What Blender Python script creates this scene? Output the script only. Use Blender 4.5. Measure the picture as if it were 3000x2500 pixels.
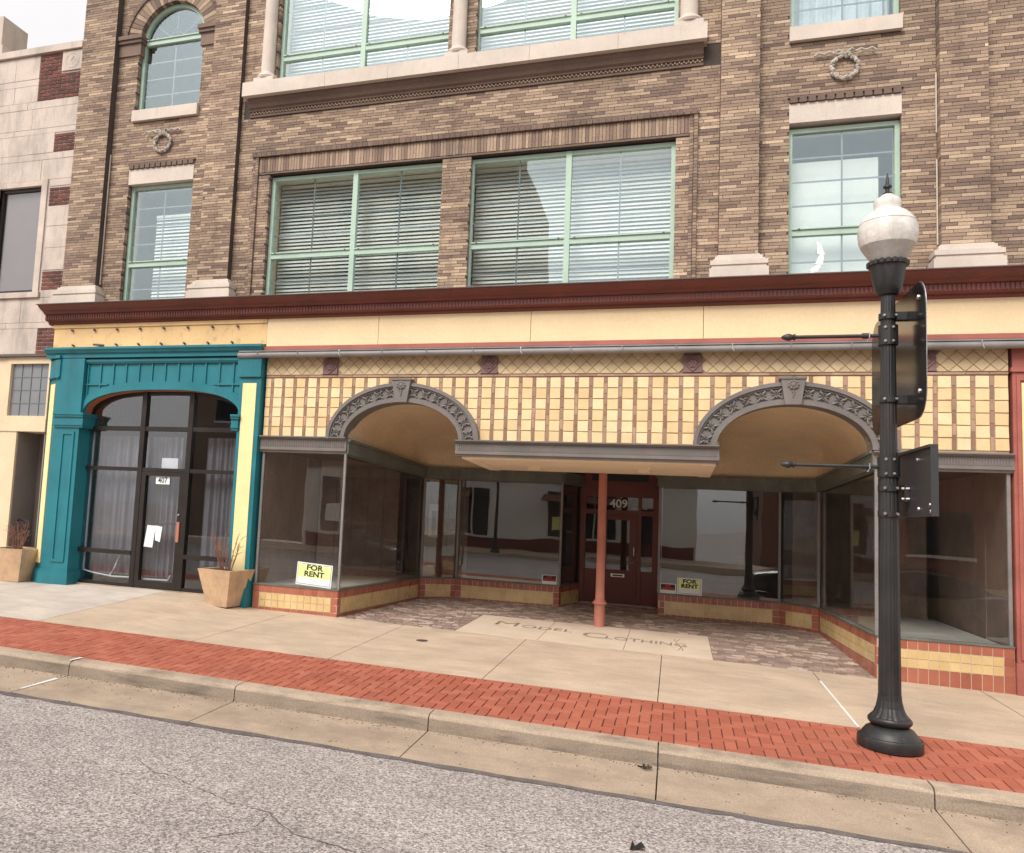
import bpy, math, random
from mathutils import Matrix, Vector
R = math.radians
random.seed(7)
for o in list(bpy.data.objects): bpy.data.objects.remove(o)
scene = bpy.context.scene
col = scene.collection

# ------------------------------------------------------------------ camera
cd = bpy.data.cameras.new("camera"); cam = bpy.data.objects.new("camera", cd); col.objects.link(cam)
cd.sensor_width = 36.0; cd.sensor_fit = 'HORIZONTAL'; cd.lens = 28.812
cd.shift_x = 0.10658; cd.shift_y = 0.00739; cd.clip_start = 0.05; cd.clip_end = 2000
CAM = Vector((5.3486, -12.9278, 1.8686))
cam.matrix_world = Matrix(((0.94832244, -0.01798142, 0.31679839, CAM.x), (0.31349799, -0.10116319, -0.94418484, CAM.y),
                           (0.04902612, 0.99470733, -0.09029818, CAM.z), (0, 0, 0, 1)))
scene.camera = cam
# ------------------------------------------------------------------ sky, sun, exposure
SUN_EL, SUN_AZ = R(46), R(200)
w = bpy.data.worlds.new("World"); scene.world = w; w.use_nodes = True
nt = w.node_tree; nt.nodes.clear()
sky = nt.nodes.new('ShaderNodeTexSky'); sky.sky_type = 'NISHITA'; sky.sun_disc = False
sky.sun_elevation = SUN_EL; sky.sun_rotation = SUN_AZ; sky.air_density = 1.0; sky.dust_density = 4.0; sky.ozone_density = 1.0
hs = nt.nodes.new('ShaderNodeHueSaturation'); hs.inputs['Saturation'].default_value = 0.13
tc = nt.nodes.new('ShaderNodeTexCoord')
cn = nt.nodes.new('ShaderNodeTexNoise'); cn.inputs['Scale'].default_value = 2.2; cn.inputs['Detail'].default_value = 5
cr = nt.nodes.new('ShaderNodeMapRange'); cr.inputs['From Min'].default_value = .3; cr.inputs['From Max'].default_value = .7
cr.inputs['To Min'].default_value = .86; cr.inputs['To Max'].default_value = 1.08
mx = nt.nodes.new('ShaderNodeMix'); mx.data_type = 'RGBA'; mx.inputs[0].default_value = 0.62
mx.inputs[7].default_value = (6.45, 6.25, 6.25, 1)          # the even grey-white of the cloud deck
ml = nt.nodes.new('ShaderNodeVectorMath'); ml.operation = 'SCALE'
bg = nt.nodes.new('ShaderNodeBackground'); bg.inputs[1].default_value = 0.095
wo = nt.nodes.new('ShaderNodeOutputWorld')
L = nt.links.new
L(sky.outputs[0], hs.inputs['Color']); L(hs.outputs[0], mx.inputs[6]); L(tc.outputs['Generated'], cn.inputs['Vector'])
L(cn.outputs[0], cr.inputs[0]); L(mx.outputs[2], ml.inputs[0]); L(cr.outputs[0], ml.inputs['Scale'])
L(ml.outputs[0], bg.inputs[0]); L(bg.outputs[0], wo.inputs[0])
sl = bpy.data.lights.new("sun", 'SUN'); sl.energy = 1.5; sl.angle = R(28); sl.color = (1.0, 0.93, 0.85)
sun = bpy.data.objects.new("sun", sl); col.objects.link(sun)
sd = Vector((math.sin(SUN_AZ) * math.cos(SUN_EL), math.cos(SUN_AZ) * math.cos(SUN_EL), math.sin(SUN_EL)))
sun.rotation_euler = sd.to_track_quat('Z', 'Y').to_euler(); sun.location = (0, -20, 30)
vs = scene.view_settings; vs.view_transform = 'Standard'; vs.look = 'None'; vs.gamma = 1; vs.use_curve_mapping = False; vs.exposure = 1.06

# ------------------------------------------------------------------ materials
def nodes(name):
    m = bpy.data.materials.new(name); m.use_nodes = True; n = m.node_tree
    return m, n, n.nodes['Principled BSDF'], n.links.new
def ramp(n, stops, interp='LINEAR'):
    r = n.nodes.new('ShaderNodeValToRGB'); e = r.color_ramp; e.interpolation = interp
    while len(e.elements) < len(stops): e.elements.new(.5)
    for i, (p, c) in enumerate(stops):
        e.elements[i].position = p; e.elements[i].color = (*c, 1)
    return r
def noise(n, pos, scale, detail=4, rough=.6, stretch=None, link=None):
    t = n.nodes.new('ShaderNodeTexNoise'); t.inputs['Scale'].default_value = scale; t.inputs['Detail'].default_value = detail; t.inputs['Roughness'].default_value = rough
    if stretch:
        mp = n.nodes.new('ShaderNodeMapping'); mp.inputs['Scale'].default_value = stretch
        n.links.new(pos, mp.inputs[0]); n.links.new(mp.outputs[0], t.inputs[0])
    else: n.links.new(pos, t.inputs[0])
    return t.outputs[0]
def mixc(n, mode, fac, a, b):
    m = n.nodes.new('ShaderNodeMix'); m.data_type = 'RGBA'; m.blend_type = mode
    for v, i in ((fac, 0), (a, 6), (b, 7)):
        if hasattr(v, 'links'): n.links.new(v, m.inputs[i])
        elif i == 0: m.inputs[0].default_value = v
        else: m.inputs[i].default_value = (*v, 1)
    return m.outputs[2]
def rng(n, v, a, b, c, d):
    r = n.nodes.new('ShaderNodeMapRange'); n.links.new(v, r.inputs[0])
    for i, x in enumerate((a, b, c, d)): r.inputs[i + 1].default_value = x
    return r.outputs[0]
def mat(name, base, rough=.75, var=.18, scale=2.5, fine=60, fvar=.12, bump=.25, bd=.004, metal=0, spec=.4, tint=None, dirt=None, dscale=3, dth=(.55, .75), streak=None, coat=0, spots=None, grime=None, gth=(.5, .75), gscale=1.2, gstretch=(2.5, 2.5, .22)):
    """base colour broken by broad and fine noise; tint = colour stops picked per piece; dirt = blotches of another colour"""
    m, n, p, l = nodes(name)
    g = n.nodes.new('ShaderNodeNewGeometry').outputs['Position']
    if tint:
        a = n.nodes.new('ShaderNodeAttribute'); a.attribute_name = 'tint'
        r = ramp(n, tint); l(a.outputs['Fac'], r.inputs[0]); c = r.outputs[0]
    else: c = base
    big = noise(n, g, scale); fin = noise(n, g, fine, 3)
    v = rng(n, big, .3, .7, 1 - var, 1 + var); f = rng(n, fin, .3, .7, 1 - fvar, 1 + fvar)
    mm = n.nodes.new('ShaderNodeMath'); mm.operation = 'MULTIPLY'; l(v, mm.inputs[0]); l(f, mm.inputs[1])
    sc = n.nodes.new('ShaderNodeVectorMath'); sc.operation = 'SCALE'
    if tint: l(c, sc.inputs[0])
    else: sc.inputs[0].default_value = base
    l(mm.outputs[0], sc.inputs['Scale']); out = sc.outputs[0]
    if dirt:
        d = rng(n, noise(n, g, dscale, 6, .7, streak), dth[0], dth[1], 0, .8)
        out = mixc(n, 'MIX', d, out, dirt)
    if grime: out = mixc(n, 'MIX', rng(n, noise(n, g, gscale, 6, .7, gstretch), gth[0], gth[1], 0, .6), out, grime)
    if spots:
        vv = n.nodes.new('ShaderNodeTexVoronoi'); vv.inputs['Scale'].default_value = 3.1; l(g, vv.inputs['Vector'])
        ss = n.nodes.new('ShaderNodeSeparateColor'); l(vv.outputs['Color'], ss.inputs[0])
        th = rng(n, ss.outputs[0], .72, 1.0, 0.0, .075); sm = n.nodes.new('ShaderNodeMath'); sm.operation = 'LESS_THAN'; l(vv.outputs['Distance'], sm.inputs[0]); l(th, sm.inputs[1])
        s5 = n.nodes.new('ShaderNodeMath'); s5.operation = 'MULTIPLY'; s5.inputs[1].default_value = .6; l(sm.outputs[0], s5.inputs[0]); out = mixc(n, 'MIX', s5.outputs[0], out, spots)
    l(out, p.inputs['Base Color'])
    rr = rng(n, big, .3, .7, max(0, rough - .08), min(1, rough + .08)); l(rr, p.inputs['Roughness'])
    p.inputs['Metallic'].default_value = metal; p.inputs['Specular IOR Level'].default_value = spec; p.inputs['Coat Weight'].default_value = coat
    if bump:
        b = n.nodes.new('ShaderNodeBump'); b.inputs['Strength'].default_value = bump; b.inputs['Distance'].default_value = bd
        l(fin, b.inputs['Height']); l(b.outputs[0], p.inputs['Normal'])
    return m
def glass(name, tint=(.9, .93, .92), r0=.05, wob=0.0, gcol=(1, 1, 1)):
    """thin clear pane: the same Schlick reflection on both of its faces, the rest passes straight through"""
    m, n, p, l = nodes(name); n.nodes.remove(p); o = n.nodes['Material Output']
    t = n.nodes.new('ShaderNodeBsdfTransparent'); t.inputs[0].default_value = (*tint, 1)
    g = n.nodes.new('ShaderNodeBsdfGlossy'); g.inputs['Roughness'].default_value = 0.0; g.inputs[0].default_value = (*gcol, 1)
    lw = n.nodes.new('ShaderNodeLayerWeight'); lw.inputs[0].default_value = .5
    pw = n.nodes.new('ShaderNodeMath'); pw.operation = 'POWER'; l(lw.outputs['Facing'], pw.inputs[0]); pw.inputs[1].default_value = 5
    f = rng(n, pw.outputs[0], 0, 1, r0, 1)
    s = n.nodes.new('ShaderNodeMixShader'); l(f, s.inputs[0]); l(t.outputs[0], s.inputs[1]); l(g.outputs[0], s.inputs[2]); l(s.outputs[0], o.inputs[0])
    if wob:
        gp = n.nodes.new('ShaderNodeNewGeometry').outputs['Position']
        b = n.nodes.new('ShaderNodeBump'); b.inputs['Strength'].default_value = wob; b.inputs['Distance'].default_value = .02
        l(noise(n, gp, .9, 1), b.inputs['Height']); l(b.outputs[0], g.inputs['Normal'])
    return m
M = {}
M['brick'] = mat('roman_brick', (0, 0, 0), .85, .26, .45, 45, .2, .35, .004, tint=[(0, (.14, .096, .077)), (.25, (.21, .146, .114)), (.5, (.31, .224, .163)), (.75, (.43, .32, .226)), (1, (.56, .43, .305))], dirt=(.10, .068, .056), dscale=1.3, dth=(.56, .82), grime=(.085, .06, .05), gth=(.55, .8))
M['mortar'] = mat('brick_mortar', (.075, .056, .047), .9, .25, 2, 80, .2)
M['stone'] = mat('limestone', (.58, .505, .44), .8, .12, 1.5, 70, .1, .2, .003, dirt=(.40, .33, .28), dscale=2.5, dth=(.55, .85), streak=(3, 3, .7))
M['oldstone'] = mat('weathered_limestone', (.54, .46, .40), .85, .14, 1.2, 60, .13, .3, .004, dirt=(.25, .225, .205), dscale=1.5, dth=(.48, .72), streak=(1.6, 1.6, .45))
M['redbrick'] = mat('dark_red_brick', (0, 0, 0), .85, .2, 2, 50, .2, .35, .004, tint=[(0, (.085, .03, .024)), (1, (.17, .06, .045))])
M['limemortar'] = mat('pale_mortar', (.45, .39, .35), .9, .15, 2, 80, .15)
M['mint'] = mat('mint_paint', (.40, .53, .44), .5, .1, 2, 60, .06, .05, .001, spec=.4)
M['muntin'] = mat('grey_muntin', (.17, .21, .22), .5, .08, 2, 40, .05, 0)
M['blind'] = mat('white_blind', (.84, .85, .80), .6, .06, 2, 40, .05, 0)
M['cream_in'] = mat('cream_interior', (.70, .64, .46), .8, .1, 1, 30, .05, 0)
M['curtainw'] = mat('pale_curtain', (.62, .68, .70), .85, .12, 4, 30, .08, 0)
M['cornice'] = mat('oxblood_paint', (.155, .046, .036), .5, .22, 1.6, 50, .15, .2, .003, dirt=(.085, .035, .03), dscale=2.2, dth=(.55, .8))
M['flash'] = mat('dark_flashing', (.11, .085, .08), .55, .2, 3, 50, .1, .1)
M['band'] = mat('cream_yellow_paint', (.78, .61, .375), .6, .07, .8, 30, .05, .12, .002, dirt=(.55, .40, .24), dscale=3.0, dth=(.66, .92))
M['ochre'] = mat('ochre_paint', (.74, .51, .25), .65, .12, 1, 40, .07, .12, .002, dirt=(.36, .24, .12), dscale=4.0, dth=(.55, .76), streak=(2.4, 2.4, 1.4))
M['pinkred'] = mat('faded_red_paint', (.36, .115, .09), .55, .16, 2, 60, .1, .15, .002, dirt=(.48, .27, .22), dscale=6, dth=(.68, .85))
M['rail'] = mat('grey_awning_rail', (.22, .205, .20), .45, .18, 2, 50, .1, .1, .002, dirt=(.36, .35, .34), dscale=6, dth=(.62, .8))
M['ytile'] = mat('yellow_wall_tile', (0, 0, 0), .42, .1, 3, 55, .07, .15, .003, tint=[(0, (.70, .51, .27)), (.5, (.76, .575, .325)), (1, (.80, .635, .385))], dirt=(.5, .36, .2), dscale=9, dth=(.66, .85))
M['bstrip'] = mat('brown_strip_tile', (0, 0, 0), .5, .15, 3, 55, .1, .15, .003, tint=[(0, (.26, .145, .095)), (1, (.42, .27, .19))])
M['grout'] = mat('tile_grout', (.36, .27, .185), .9, .15, 3, 70, .15)
M['ltile'] = mat('frieze_tile', (0, 0, 0), .5, .1, 3, 55, .08, .15, .003, tint=[(0, (.52, .40, .235)), (1, (.60, .47, .29))])
M['rosette'] = mat('plum_rosette', (.20, .115, .11), .6, .15, 4, 60, .12, .2)
M['gmetal'] = mat('grey_brown_metal', (.175, .155, .145), .5, .14, 2.2, 60, .1, .15, .002, dirt=(.15, .17, .15), dscale=2.5, dth=(.5, .8))
M['verd'] = mat('green_grey_metal', (.135, .145, .125), .5, .25, 2.2, 60, .12, .15, .002, dirt=(.26, .28, .25), dscale=2.5, dth=(.58, .8), streak=(4, 4, 1))
M['stucco'] = mat('ochre_stucco', (.68, .53, .35), .85, .1, 1.2, 35, .13, .6, .012)
M['soffit'] = mat('soffit_paint', (.78, .63, .46), .6, .06, 1, 30, .04, .08)
M['basered'] = mat('red_base_tile', (0, 0, 0), .32, .12, 3, 55, .08, .1, .002, tint=[(0, (.33, .105, .065)), (1, (.42, .15, .095))], spec=.5)
M['baseyel'] = mat('yellow_base_tile', (0, 0, 0), .32, .1, 3, 55, .07, .1, .002, tint=[(0, (.60, .43, .20)), (1, (.68, .50, .255))], spec=.5)
M['bgrout'] = mat('pale_grout', (.70, .575, .47), .9, .12, 3, 70, .1)
M['mosaic'] = mat('entry_paver', (0, 0, 0), .7, .15, 3, 60, .12, .2, .003, tint=[(0, (.20, .15, .125)), (.4, (.30, .22, .18)), (.7, (.39, .275, .22)), (.9, (.47, .36, .29)), (1, (.54, .44, .37))])
M['mgrout'] = mat('entry_grout', (.27, .21, .175), .9, .12, 3, 70, .12)
M['medal'] = mat('pale_terrazzo', (.60, .49, .38), .7, .08, 1.5, 120, .1, .1, .002, dirt=(.44, .33, .24), dscale=2.2, dth=(.58, .8))
M['bronze'] = mat('dull_bronze', (.27, .215, .155), .5, .2, 5, 60, .12, .1)
M['conc'] = mat('sidewalk_concrete', (.51, .395, .29), .85, .13, 1.3, 90, .2, .35, .003, dirt=(.36, .28, .21), dscale=1.5, dth=(.47, .78), streak=(1, 2.6, 1), spots=(.16, .125, .1), grime=(.41, .32, .24), gscale=7, gstretch=(1, 1, 1), gth=(.55, .75))
M['conc2'] = mat('pale_concrete', (.53, .465, .40), .85, .12, 1.3, 90, .17, .35, .003, dirt=(.37, .325, .28), dscale=1.5, dth=(.47, .78), streak=(1, 2.6, 1), spots=(.2, .17, .14), grime=(.42, .365, .315), gscale=7, gstretch=(1, 1, 1), gth=(.55, .75))
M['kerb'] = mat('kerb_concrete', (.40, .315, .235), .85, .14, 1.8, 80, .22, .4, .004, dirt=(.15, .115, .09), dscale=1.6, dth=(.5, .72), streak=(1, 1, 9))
M['kerbface'] = mat('shaded_scuffed_kerb_face', (.27, .215, .165), .85, .2, 1.8, 80, .25, .4, .004, dirt=(.10, .08, .066), dscale=1.5, dth=(.5, .72), streak=(1, 1, 6))  # darker base puts the front face's shade into colour; blotches are scuffs and stains
M['gutter'] = mat('gutter_concrete', (.40, .31, .23), .85, .16, 1.4, 80, .25, .4, .004, dirt=(.27, .20, .15), dscale=1.6, dth=(.46, .72), grime=(.24, .19, .15), gscale=1.1, gstretch=(.35, 2.5, 1), gth=(.52, .72), spots=(.14, .11, .09))
M['tar'] = mat('old_tar', (.135, .115, .108), .9, .3, 6, 70, .35)
M['joint'] = mat('dark_joint', (.06, .048, .04), .9, .2, 3, 60, .2)
M['paver'] = mat('red_paver', (0, 0, 0), .8, .1, 1.2, 90, .12, .25, .002, tint=[(0, (.335, .092, .055)), (.5, (.37, .108, .064)), (1, (.42, .135, .083))], dirt=(.27, .115, .085), dscale=2, dth=(.6, .85))
M['sand'] = mat('joint_sand', (.10, .045, .033), .95, .2, 3, 70, .2)
M['white'] = mat('white_paint', (.72, .71, .68), .6, .08, 3, 50, .06, .1)
M['teal'] = mat('teal_paint', (.015, .172, .212), .42, .14, 1.5, 60, .08, .1, .002, dirt=(.035, .19, .21), dscale=4, dth=(.58, .86), spec=.45, grime=(.012, .075, .09), gth=(.52, .78))
M['paleyel'] = mat('pale_yellow_paint', (.82, .70, .36), .55, .06, 2, 40, .05, .1)
M['alum'] = mat('bronze_aluminium', (.030, .024, .021), .38, .15, 3, 60, .08, .05, .001, metal=.4, spec=.5)
M['curtain'] = mat('grey_curtain', (.20, .20, .215), .85, .15, 2, 40, .08, 0)
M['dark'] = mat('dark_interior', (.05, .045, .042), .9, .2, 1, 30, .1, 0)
M['orange'] = mat('terracotta_paint', (.42, .14, .07), .6, .12, 2, 40, .08, .1)
M['planter'] = mat('sandstone_cast', (.58, .40, .25), .85, .14, 3, 90, .16, .4, .004, dirt=(.40, .28, .19), dscale=4, dth=(.48, .76), grime=(.36, .26, .18), gth=(.5, .72), gscale=2.5, gstretch=(2, 2, .6))
M['soil'] = mat('dark_soil', (.06, .043, .032), .95, .3, 8, 60, .3, .6, .02)
M['twig'] = mat('red_brown_twig', (.25, .12, .085), .8, .2, 8, 60, .15, 0)
M['iron'] = mat('black_painted_iron', (.020, .020, .021), .45, .25, 4, 80, .25, .25, .003, spec=.5, dirt=(.20, .195, .185), dscale=9, dth=(.69, .76), grime=(.05, .047, .044), gth=(.5, .75), gscale=3)
M['panelblk'] = mat('gloss_black_panel', (.018, .017, .017), .14, .1, 1, 30, .05, 0, spec=.5)
M['panelgry'] = mat('dark_grey_panel', (.045, .045, .048), .45, .12, 2, 50, .06, .05)
M['steel'] = mat('bright_steel', (.62, .62, .62), .3, .08, 4, 50, .05, 0, metal=.9)
M['globe'] = mat('frosted_acrylic', (.66, .63, .585), .35, .14, 5, 26, .09, .15, .004, spec=.5, dirt=(.44, .41, .38), dscale=5, dth=(.5, .78), streak=(1.5, 1.5, 3), grime=(.42, .39, .35), gth=(.5, .75), gscale=4)
M['globe2'] = mat('grey_acrylic', (.42, .395, .37), .35, .12, 6, 26, .09, .15, .004)
M['wood'] = mat('brown_panelling', (.235, .17, .142), .55, .25, 2, 40, .18, .1, .002, dirt=(.30, .225, .185), dscale=3, dth=(.55, .8), streak=(4, 4, .4))
M['platform'] = mat('grey_platform', (.42, .40, .375), .8, .1, 1.5, 40, .08, .05)
M['door'] = mat('maroon_paint', (.145, .038, .030), .45, .15, 2, 50, .1, .1, .002)
M['colpaint'] = mat('salmon_paint', (.40, .155, .115), .5, .12, 2, 50, .08, .1, .002, dirt=(.33, .14, .11), dscale=5, dth=(.6, .8))
M['signwhite'] = mat('sign_white', (.78, .80, .78), .5, .04, 3, 40, .03, 0)
M['signyel'] = mat('sign_yellow', (.78, .86, .34), .5, .04, 3, 40, .03, 0)
M['ink'] = mat('black_ink', (.02, .022, .025), .6, .1, 3, 40, .05, 0)
M['redink'] = mat('red_ink', (.55, .04, .04), .6, .1, 3, 40, .05, 0)
M['paper'] = mat('white_paper', (.80, .80, .80), .8, .05, 6, 60, .04, 0)
M['greydoor'] = mat('grey_door_paint', (.22, .195, .18), .55, .1, 2, 40, .06, .05)
M['creamp'] = mat('cream_paint', (.68, .56, .38), .65, .1, 1.5, 40, .06, .1, .002, dirt=(.5, .4, .27), dscale=3, dth=(.6, .85))
M['frostpane'] = mat('grey_obscured_pane', (.20, .205, .22), .12, .08, 2, 40, .05, 0, spec=.5)
M['shade'] = mat('brown_roller_shade', (.30, .255, .235), .6, .06, 2, 40, .04, 0)
M['cane'] = mat('black_cane', (.012, .012, .013), .3, .1, 3, 40, .05, 0)
M['oppwhite'] = mat('white_stucco', (.74, .71, .66), .85, .08, .6, 20, .06, .1)
M['oppbrick'] = mat('tan_brick_far', (.26, .19, .145), .85, .12, .5, 8, .15, .1)
M['oppred'] = mat('red_brick_far', (.19, .085, .06), .85, .12, .5, 8, .15, .1)
M['litter'] = mat('black_scrap', (.012, .012, .012), .6, .2, 3, 40, .1, 0)
M['lead'] = mat('pale_lead_ornament', (.42, .385, .345), .7, .15, 6, 60, .15, .2)
M['glass'] = glass('shop_glass', (.95, .96, .95), .085, .13)
M['glassup'] = glass('upper_window_glass', (.96, .985, .99), .125, .10, (.84, .96, 1.0))
M['glassdark'] = glass('tinted_glass', (.88, .89, .91), .075, .08)
def asphalt():
    m, n, p, l = nodes('worn_asphalt')
    g = n.nodes.new('ShaderNodeNewGeometry').outputs['Position']
    def vor(s):
        v = n.nodes.new('ShaderNodeTexVoronoi'); v.inputs['Scale'].default_value = s; l(g, v.inputs['Vector']); return v
    v1 = vor(74); sep = n.nodes.new('ShaderNodeSeparateColor'); l(v1.outputs['Color'], sep.inputs[0])
    r = ramp(n, [(0, (.06, .05, .047)), (.25, (.17, .147, .136)), (.5, (.37, .322, .298)), (.8, (.53, .468, .435)), (1, (.74, .675, .64))]); l(sep.outputs[0], r.inputs[0])
    v2 = vor(150); sep2 = n.nodes.new('ShaderNodeSeparateColor'); l(v2.outputs['Color'], sep2.inputs[0])
    r2 = ramp(n, [(0, (.11, .095, .089)), (.5, (.34, .298, .276)), (1, (.60, .54, .51))]); l(sep2.outputs[0], r2.inputs[0])
    c = mixc(n, 'MIX', .35, r.outputs[0], r2.outputs[0])
    big = rng(n, noise(n, g, .55, 6, .7), .3, .7, .78, 1.16)
    sc = n.nodes.new('ShaderNodeVectorMath'); sc.operation = 'SCALE'; l(c, sc.inputs[0]); l(big, sc.inputs['Scale'])
    band = rng(n, noise(n, g, .9, 4, .6, (.12, 1.6, 1)), .35, .65, .88, 1.1)
    sb_ = n.nodes.new('ShaderNodeVectorMath'); sb_.operation = 'SCALE'; l(sc.outputs[0], sb_.inputs[0]); l(band, sb_.inputs['Scale']); sc = sb_
    oil = rng(n, noise(n, g, 1.7, 6, .72), .6, .78, 0, .55)
    c2 = mixc(n, 'MIX', oil, sc.outputs[0], (.10, .088, .085))
    l(c2, p.inputs['Base Color']); p.inputs['Roughness'].default_value = .85
    b = n.nodes.new('ShaderNodeBump'); b.inputs['Strength'].default_value = .5; b.inputs['Distance'].default_value = .006
    l(v1.outputs['Distance'], b.inputs['Height']); l(b.outputs[0], p.inputs['Normal'])
    return m
M['asphalt'] = asphalt()

# ------------------------------------------------------------------ mesh helpers
class MB:
    def __init__(s): s.v = []; s.f = []; s.t = []; s.m = []
    def add(s, vs, fs, t=0.5):
        o = len(s.v); s.v += [tuple(q) for q in vs]; s.f += [tuple(i + o for i in f) for f in fs]; s.t += [t] * len(fs); return s
    def box(s, x0, x1, y0, y1, z0, z1, t=.5):
        return s.add([(x0, y0, z0), (x1, y0, z0), (x1, y1, z0), (x0, y1, z0), (x0, y0, z1), (x1, y0, z1), (x1, y1, z1), (x0, y1, z1)],
                     [(3, 2, 1, 0), (4, 5, 6, 7), (0, 1, 5, 4), (1, 2, 6, 5), (2, 3, 7, 6), (3, 0, 4, 7)], t)
    def hexa(s, b, tp, t=.5):
        """b and tp: four corners each, in the same order, counter-clockwise from above"""
        return s.add(list(b) + list(tp), [(3, 2, 1, 0), (4, 5, 6, 7), (0, 1, 5, 4), (1, 2, 6, 5), (2, 3, 7, 6), (3, 0, 4, 7)], t)
    def wallbox(s, a, b, z0, z1, th, off=0.0, t=.5, z0b=None, z1b=None):
        """upright slab between plan points a and b; thickness th towards the left of a->b, starting off from the line"""
        ax, ay = a; bx, by = b; d = math.hypot(bx - ax, by - ay); nx, ny = -(by - ay) / d, (bx - ax) / d
        z0b = z0 if z0b is None else z0b; z1b = z1 if z1b is None else z1b
        P = lambda p, k, z: (p[0] + nx * k, p[1] + ny * k, z)
        return s.hexa([P(a, off, z0), P(b, off, z0b), P(b, off + th, z0b), P(a, off + th, z0)], [P(a, off, z1), P(b, off, z1b), P(b, off + th, z1b), P(a, off + th, z1)], t)
    def prism(s, poly, y0, y1, t=.5):
        """polygon in X,Z (counter-clockwise seen from -Y) pushed from y0 to y1"""
        n = len(poly); vs = [(x, y0, z) for x, z in poly] + [(x, y1, z) for x, z in poly]
        fs = [tuple(range(n)), tuple(range(2 * n - 1, n - 1, -1))] + [(i, n + i, n + (i + 1) % n, (i + 1) % n) for i in range(n)]
        return s.add(vs, fs, t)
    def plan(s, poly, z0, z1, t=.5):
        n = len(poly); vs = [(x, y, z0) for x, y in poly] + [(x, y, z1) for x, y in poly]
        fs = [tuple(range(n - 1, -1, -1)), tuple(range(n, 2 * n))] + [(i, (i + 1) % n, n + (i + 1) % n, n + i) for i in range(n)]
        return s.add(vs, fs, t)
    def sweepx(s, prof, x0, x1, t=.5):
        """closed profile in (y,z) swept along X"""
        n = len(prof); vs = [(x0, y, z) for y, z in prof] + [(x1, y, z) for y, z in prof]
        fs = [tuple(range(n)), tuple(range(2 * n - 1, n - 1, -1))] + [(i, n + i, n + (i + 1) % n, (i + 1) % n) for i in range(n)]
        return s.add(vs, fs, t)
    def lathe(s, prof, c, n=32, t=.5, axis='z', flute=None):
        """prof = [(r, h)] about an axis through c"""
        vs = []
        for r, h in prof:
            for i in range(n):
                a = 2 * math.pi * i / n; rr = r * (flute(i, h) if flute else 1)
                u, v_ = rr * math.cos(a), rr * math.sin(a)
                vs.append((c[0] + u, c[1] + v_, c[2] + h) if axis == 'z' else ((c[0] + h, c[1] + u, c[2] + v_) if axis == 'x' else (c[0] + u, c[1] - h, c[2] + v_)))
        k = len(prof); fs = [(j * n + i, j * n + (i + 1) % n, (j + 1) * n + (i + 1) % n, (j + 1) * n + i) for j in range(k - 1) for i in range(n)]
        fs += [tuple(range(n - 1, -1, -1)), tuple(range((k - 1) * n, k * n))]
        return s.add(vs, fs, t)
    def tube(s, pts, r, n=8, t=.5):
        pts = [Vector(p) for p in pts]; rs = r if isinstance(r, (list, tuple)) else [r] * len(pts); vs = []
        for i, p in enumerate(pts):
            d = (pts[min(i + 1, len(pts) - 1)] - pts[max(i - 1, 0)]).normalized()
            up = Vector((0, 0, 1)) if abs(d.z) < .9 else Vector((1, 0, 0)); a = d.cross(up).normalized(); b = d.cross(a)
            for k in range(n):
                q = 2 * math.pi * k / n; vs.append(p + (a * math.cos(q) + b * math.sin(q)) * rs[i])
        m = len(pts); fs = [(j * n + i, j * n + (i + 1) % n, (j + 1) * n + (i + 1) % n, (j + 1) * n + i) for j in range(m - 1) for i in range(n)]
        fs += [tuple(range(n - 1, -1, -1)), tuple(range((m - 1) * n, m * n))]
        return s.add(vs, fs, t)
    def grid(s, P, nu, nv, t=.5):
        """open sheet P(u,v), u and v in 0..1"""
        vs = [P(i / nu, j / nv) for j in range(nv + 1) for i in range(nu + 1)]
        return s.add(vs, [(j * (nu + 1) + i, j * (nu + 1) + i + 1, (j + 1) * (nu + 1) + i + 1, (j + 1) * (nu + 1) + i) for j in range(nv) for i in range(nu)], t)
    def mesh(s, name, material, smooth=False):
        me = bpy.data.meshes.new(name); me.from_pydata(s.v, [], s.f)
        a = me.attributes.new('tint', 'FLOAT', 'FACE'); a.data.foreach_set('value', s.t)
        mats = material if isinstance(material, (list, tuple)) else [material]
        for q in mats: me.materials.append(M[q])
        if s.m: me.polygons.foreach_set('material_index', s.m)
        if smooth:
            me.polygons.foreach_set('use_smooth', [True] * len(s.f))
            try: me.set_sharp_from_angle(angle=R(38))
            except Exception: pass
        me.update(); return me
    def build(s, name, material, parent=None, smooth=False, kind=None, label=None):
        return put(name, s.mesh(name, material, smooth), parent, kind=kind, label=label)
def put(name, me, parent=None, loc=None, kind=None, label=None):
    o = bpy.data.objects.new(name, me); col.objects.link(o)
    if loc is not None: o.location = loc
    if parent is not None:
        o.parent = parent
        if parent.type == 'EMPTY': o.matrix_parent_inverse = Matrix.Translation(-Vector(parent.location))
    if kind: o['kind'] = kind
    if label: o['label'] = label
    return o
def tag(o, label, cat, group=None):
    o['label'] = label; o['category'] = cat
    if group: o['group'] = group
    return o
def thing(name, label, cat, loc, group=None):
    o = bpy.data.objects.new(name, None); o.empty_display_size = .2; o.location = loc; col.objects.link(o)
    return tag(o, label, cat, group)
def struct(o): o['kind'] = 'structure'; return o
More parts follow.
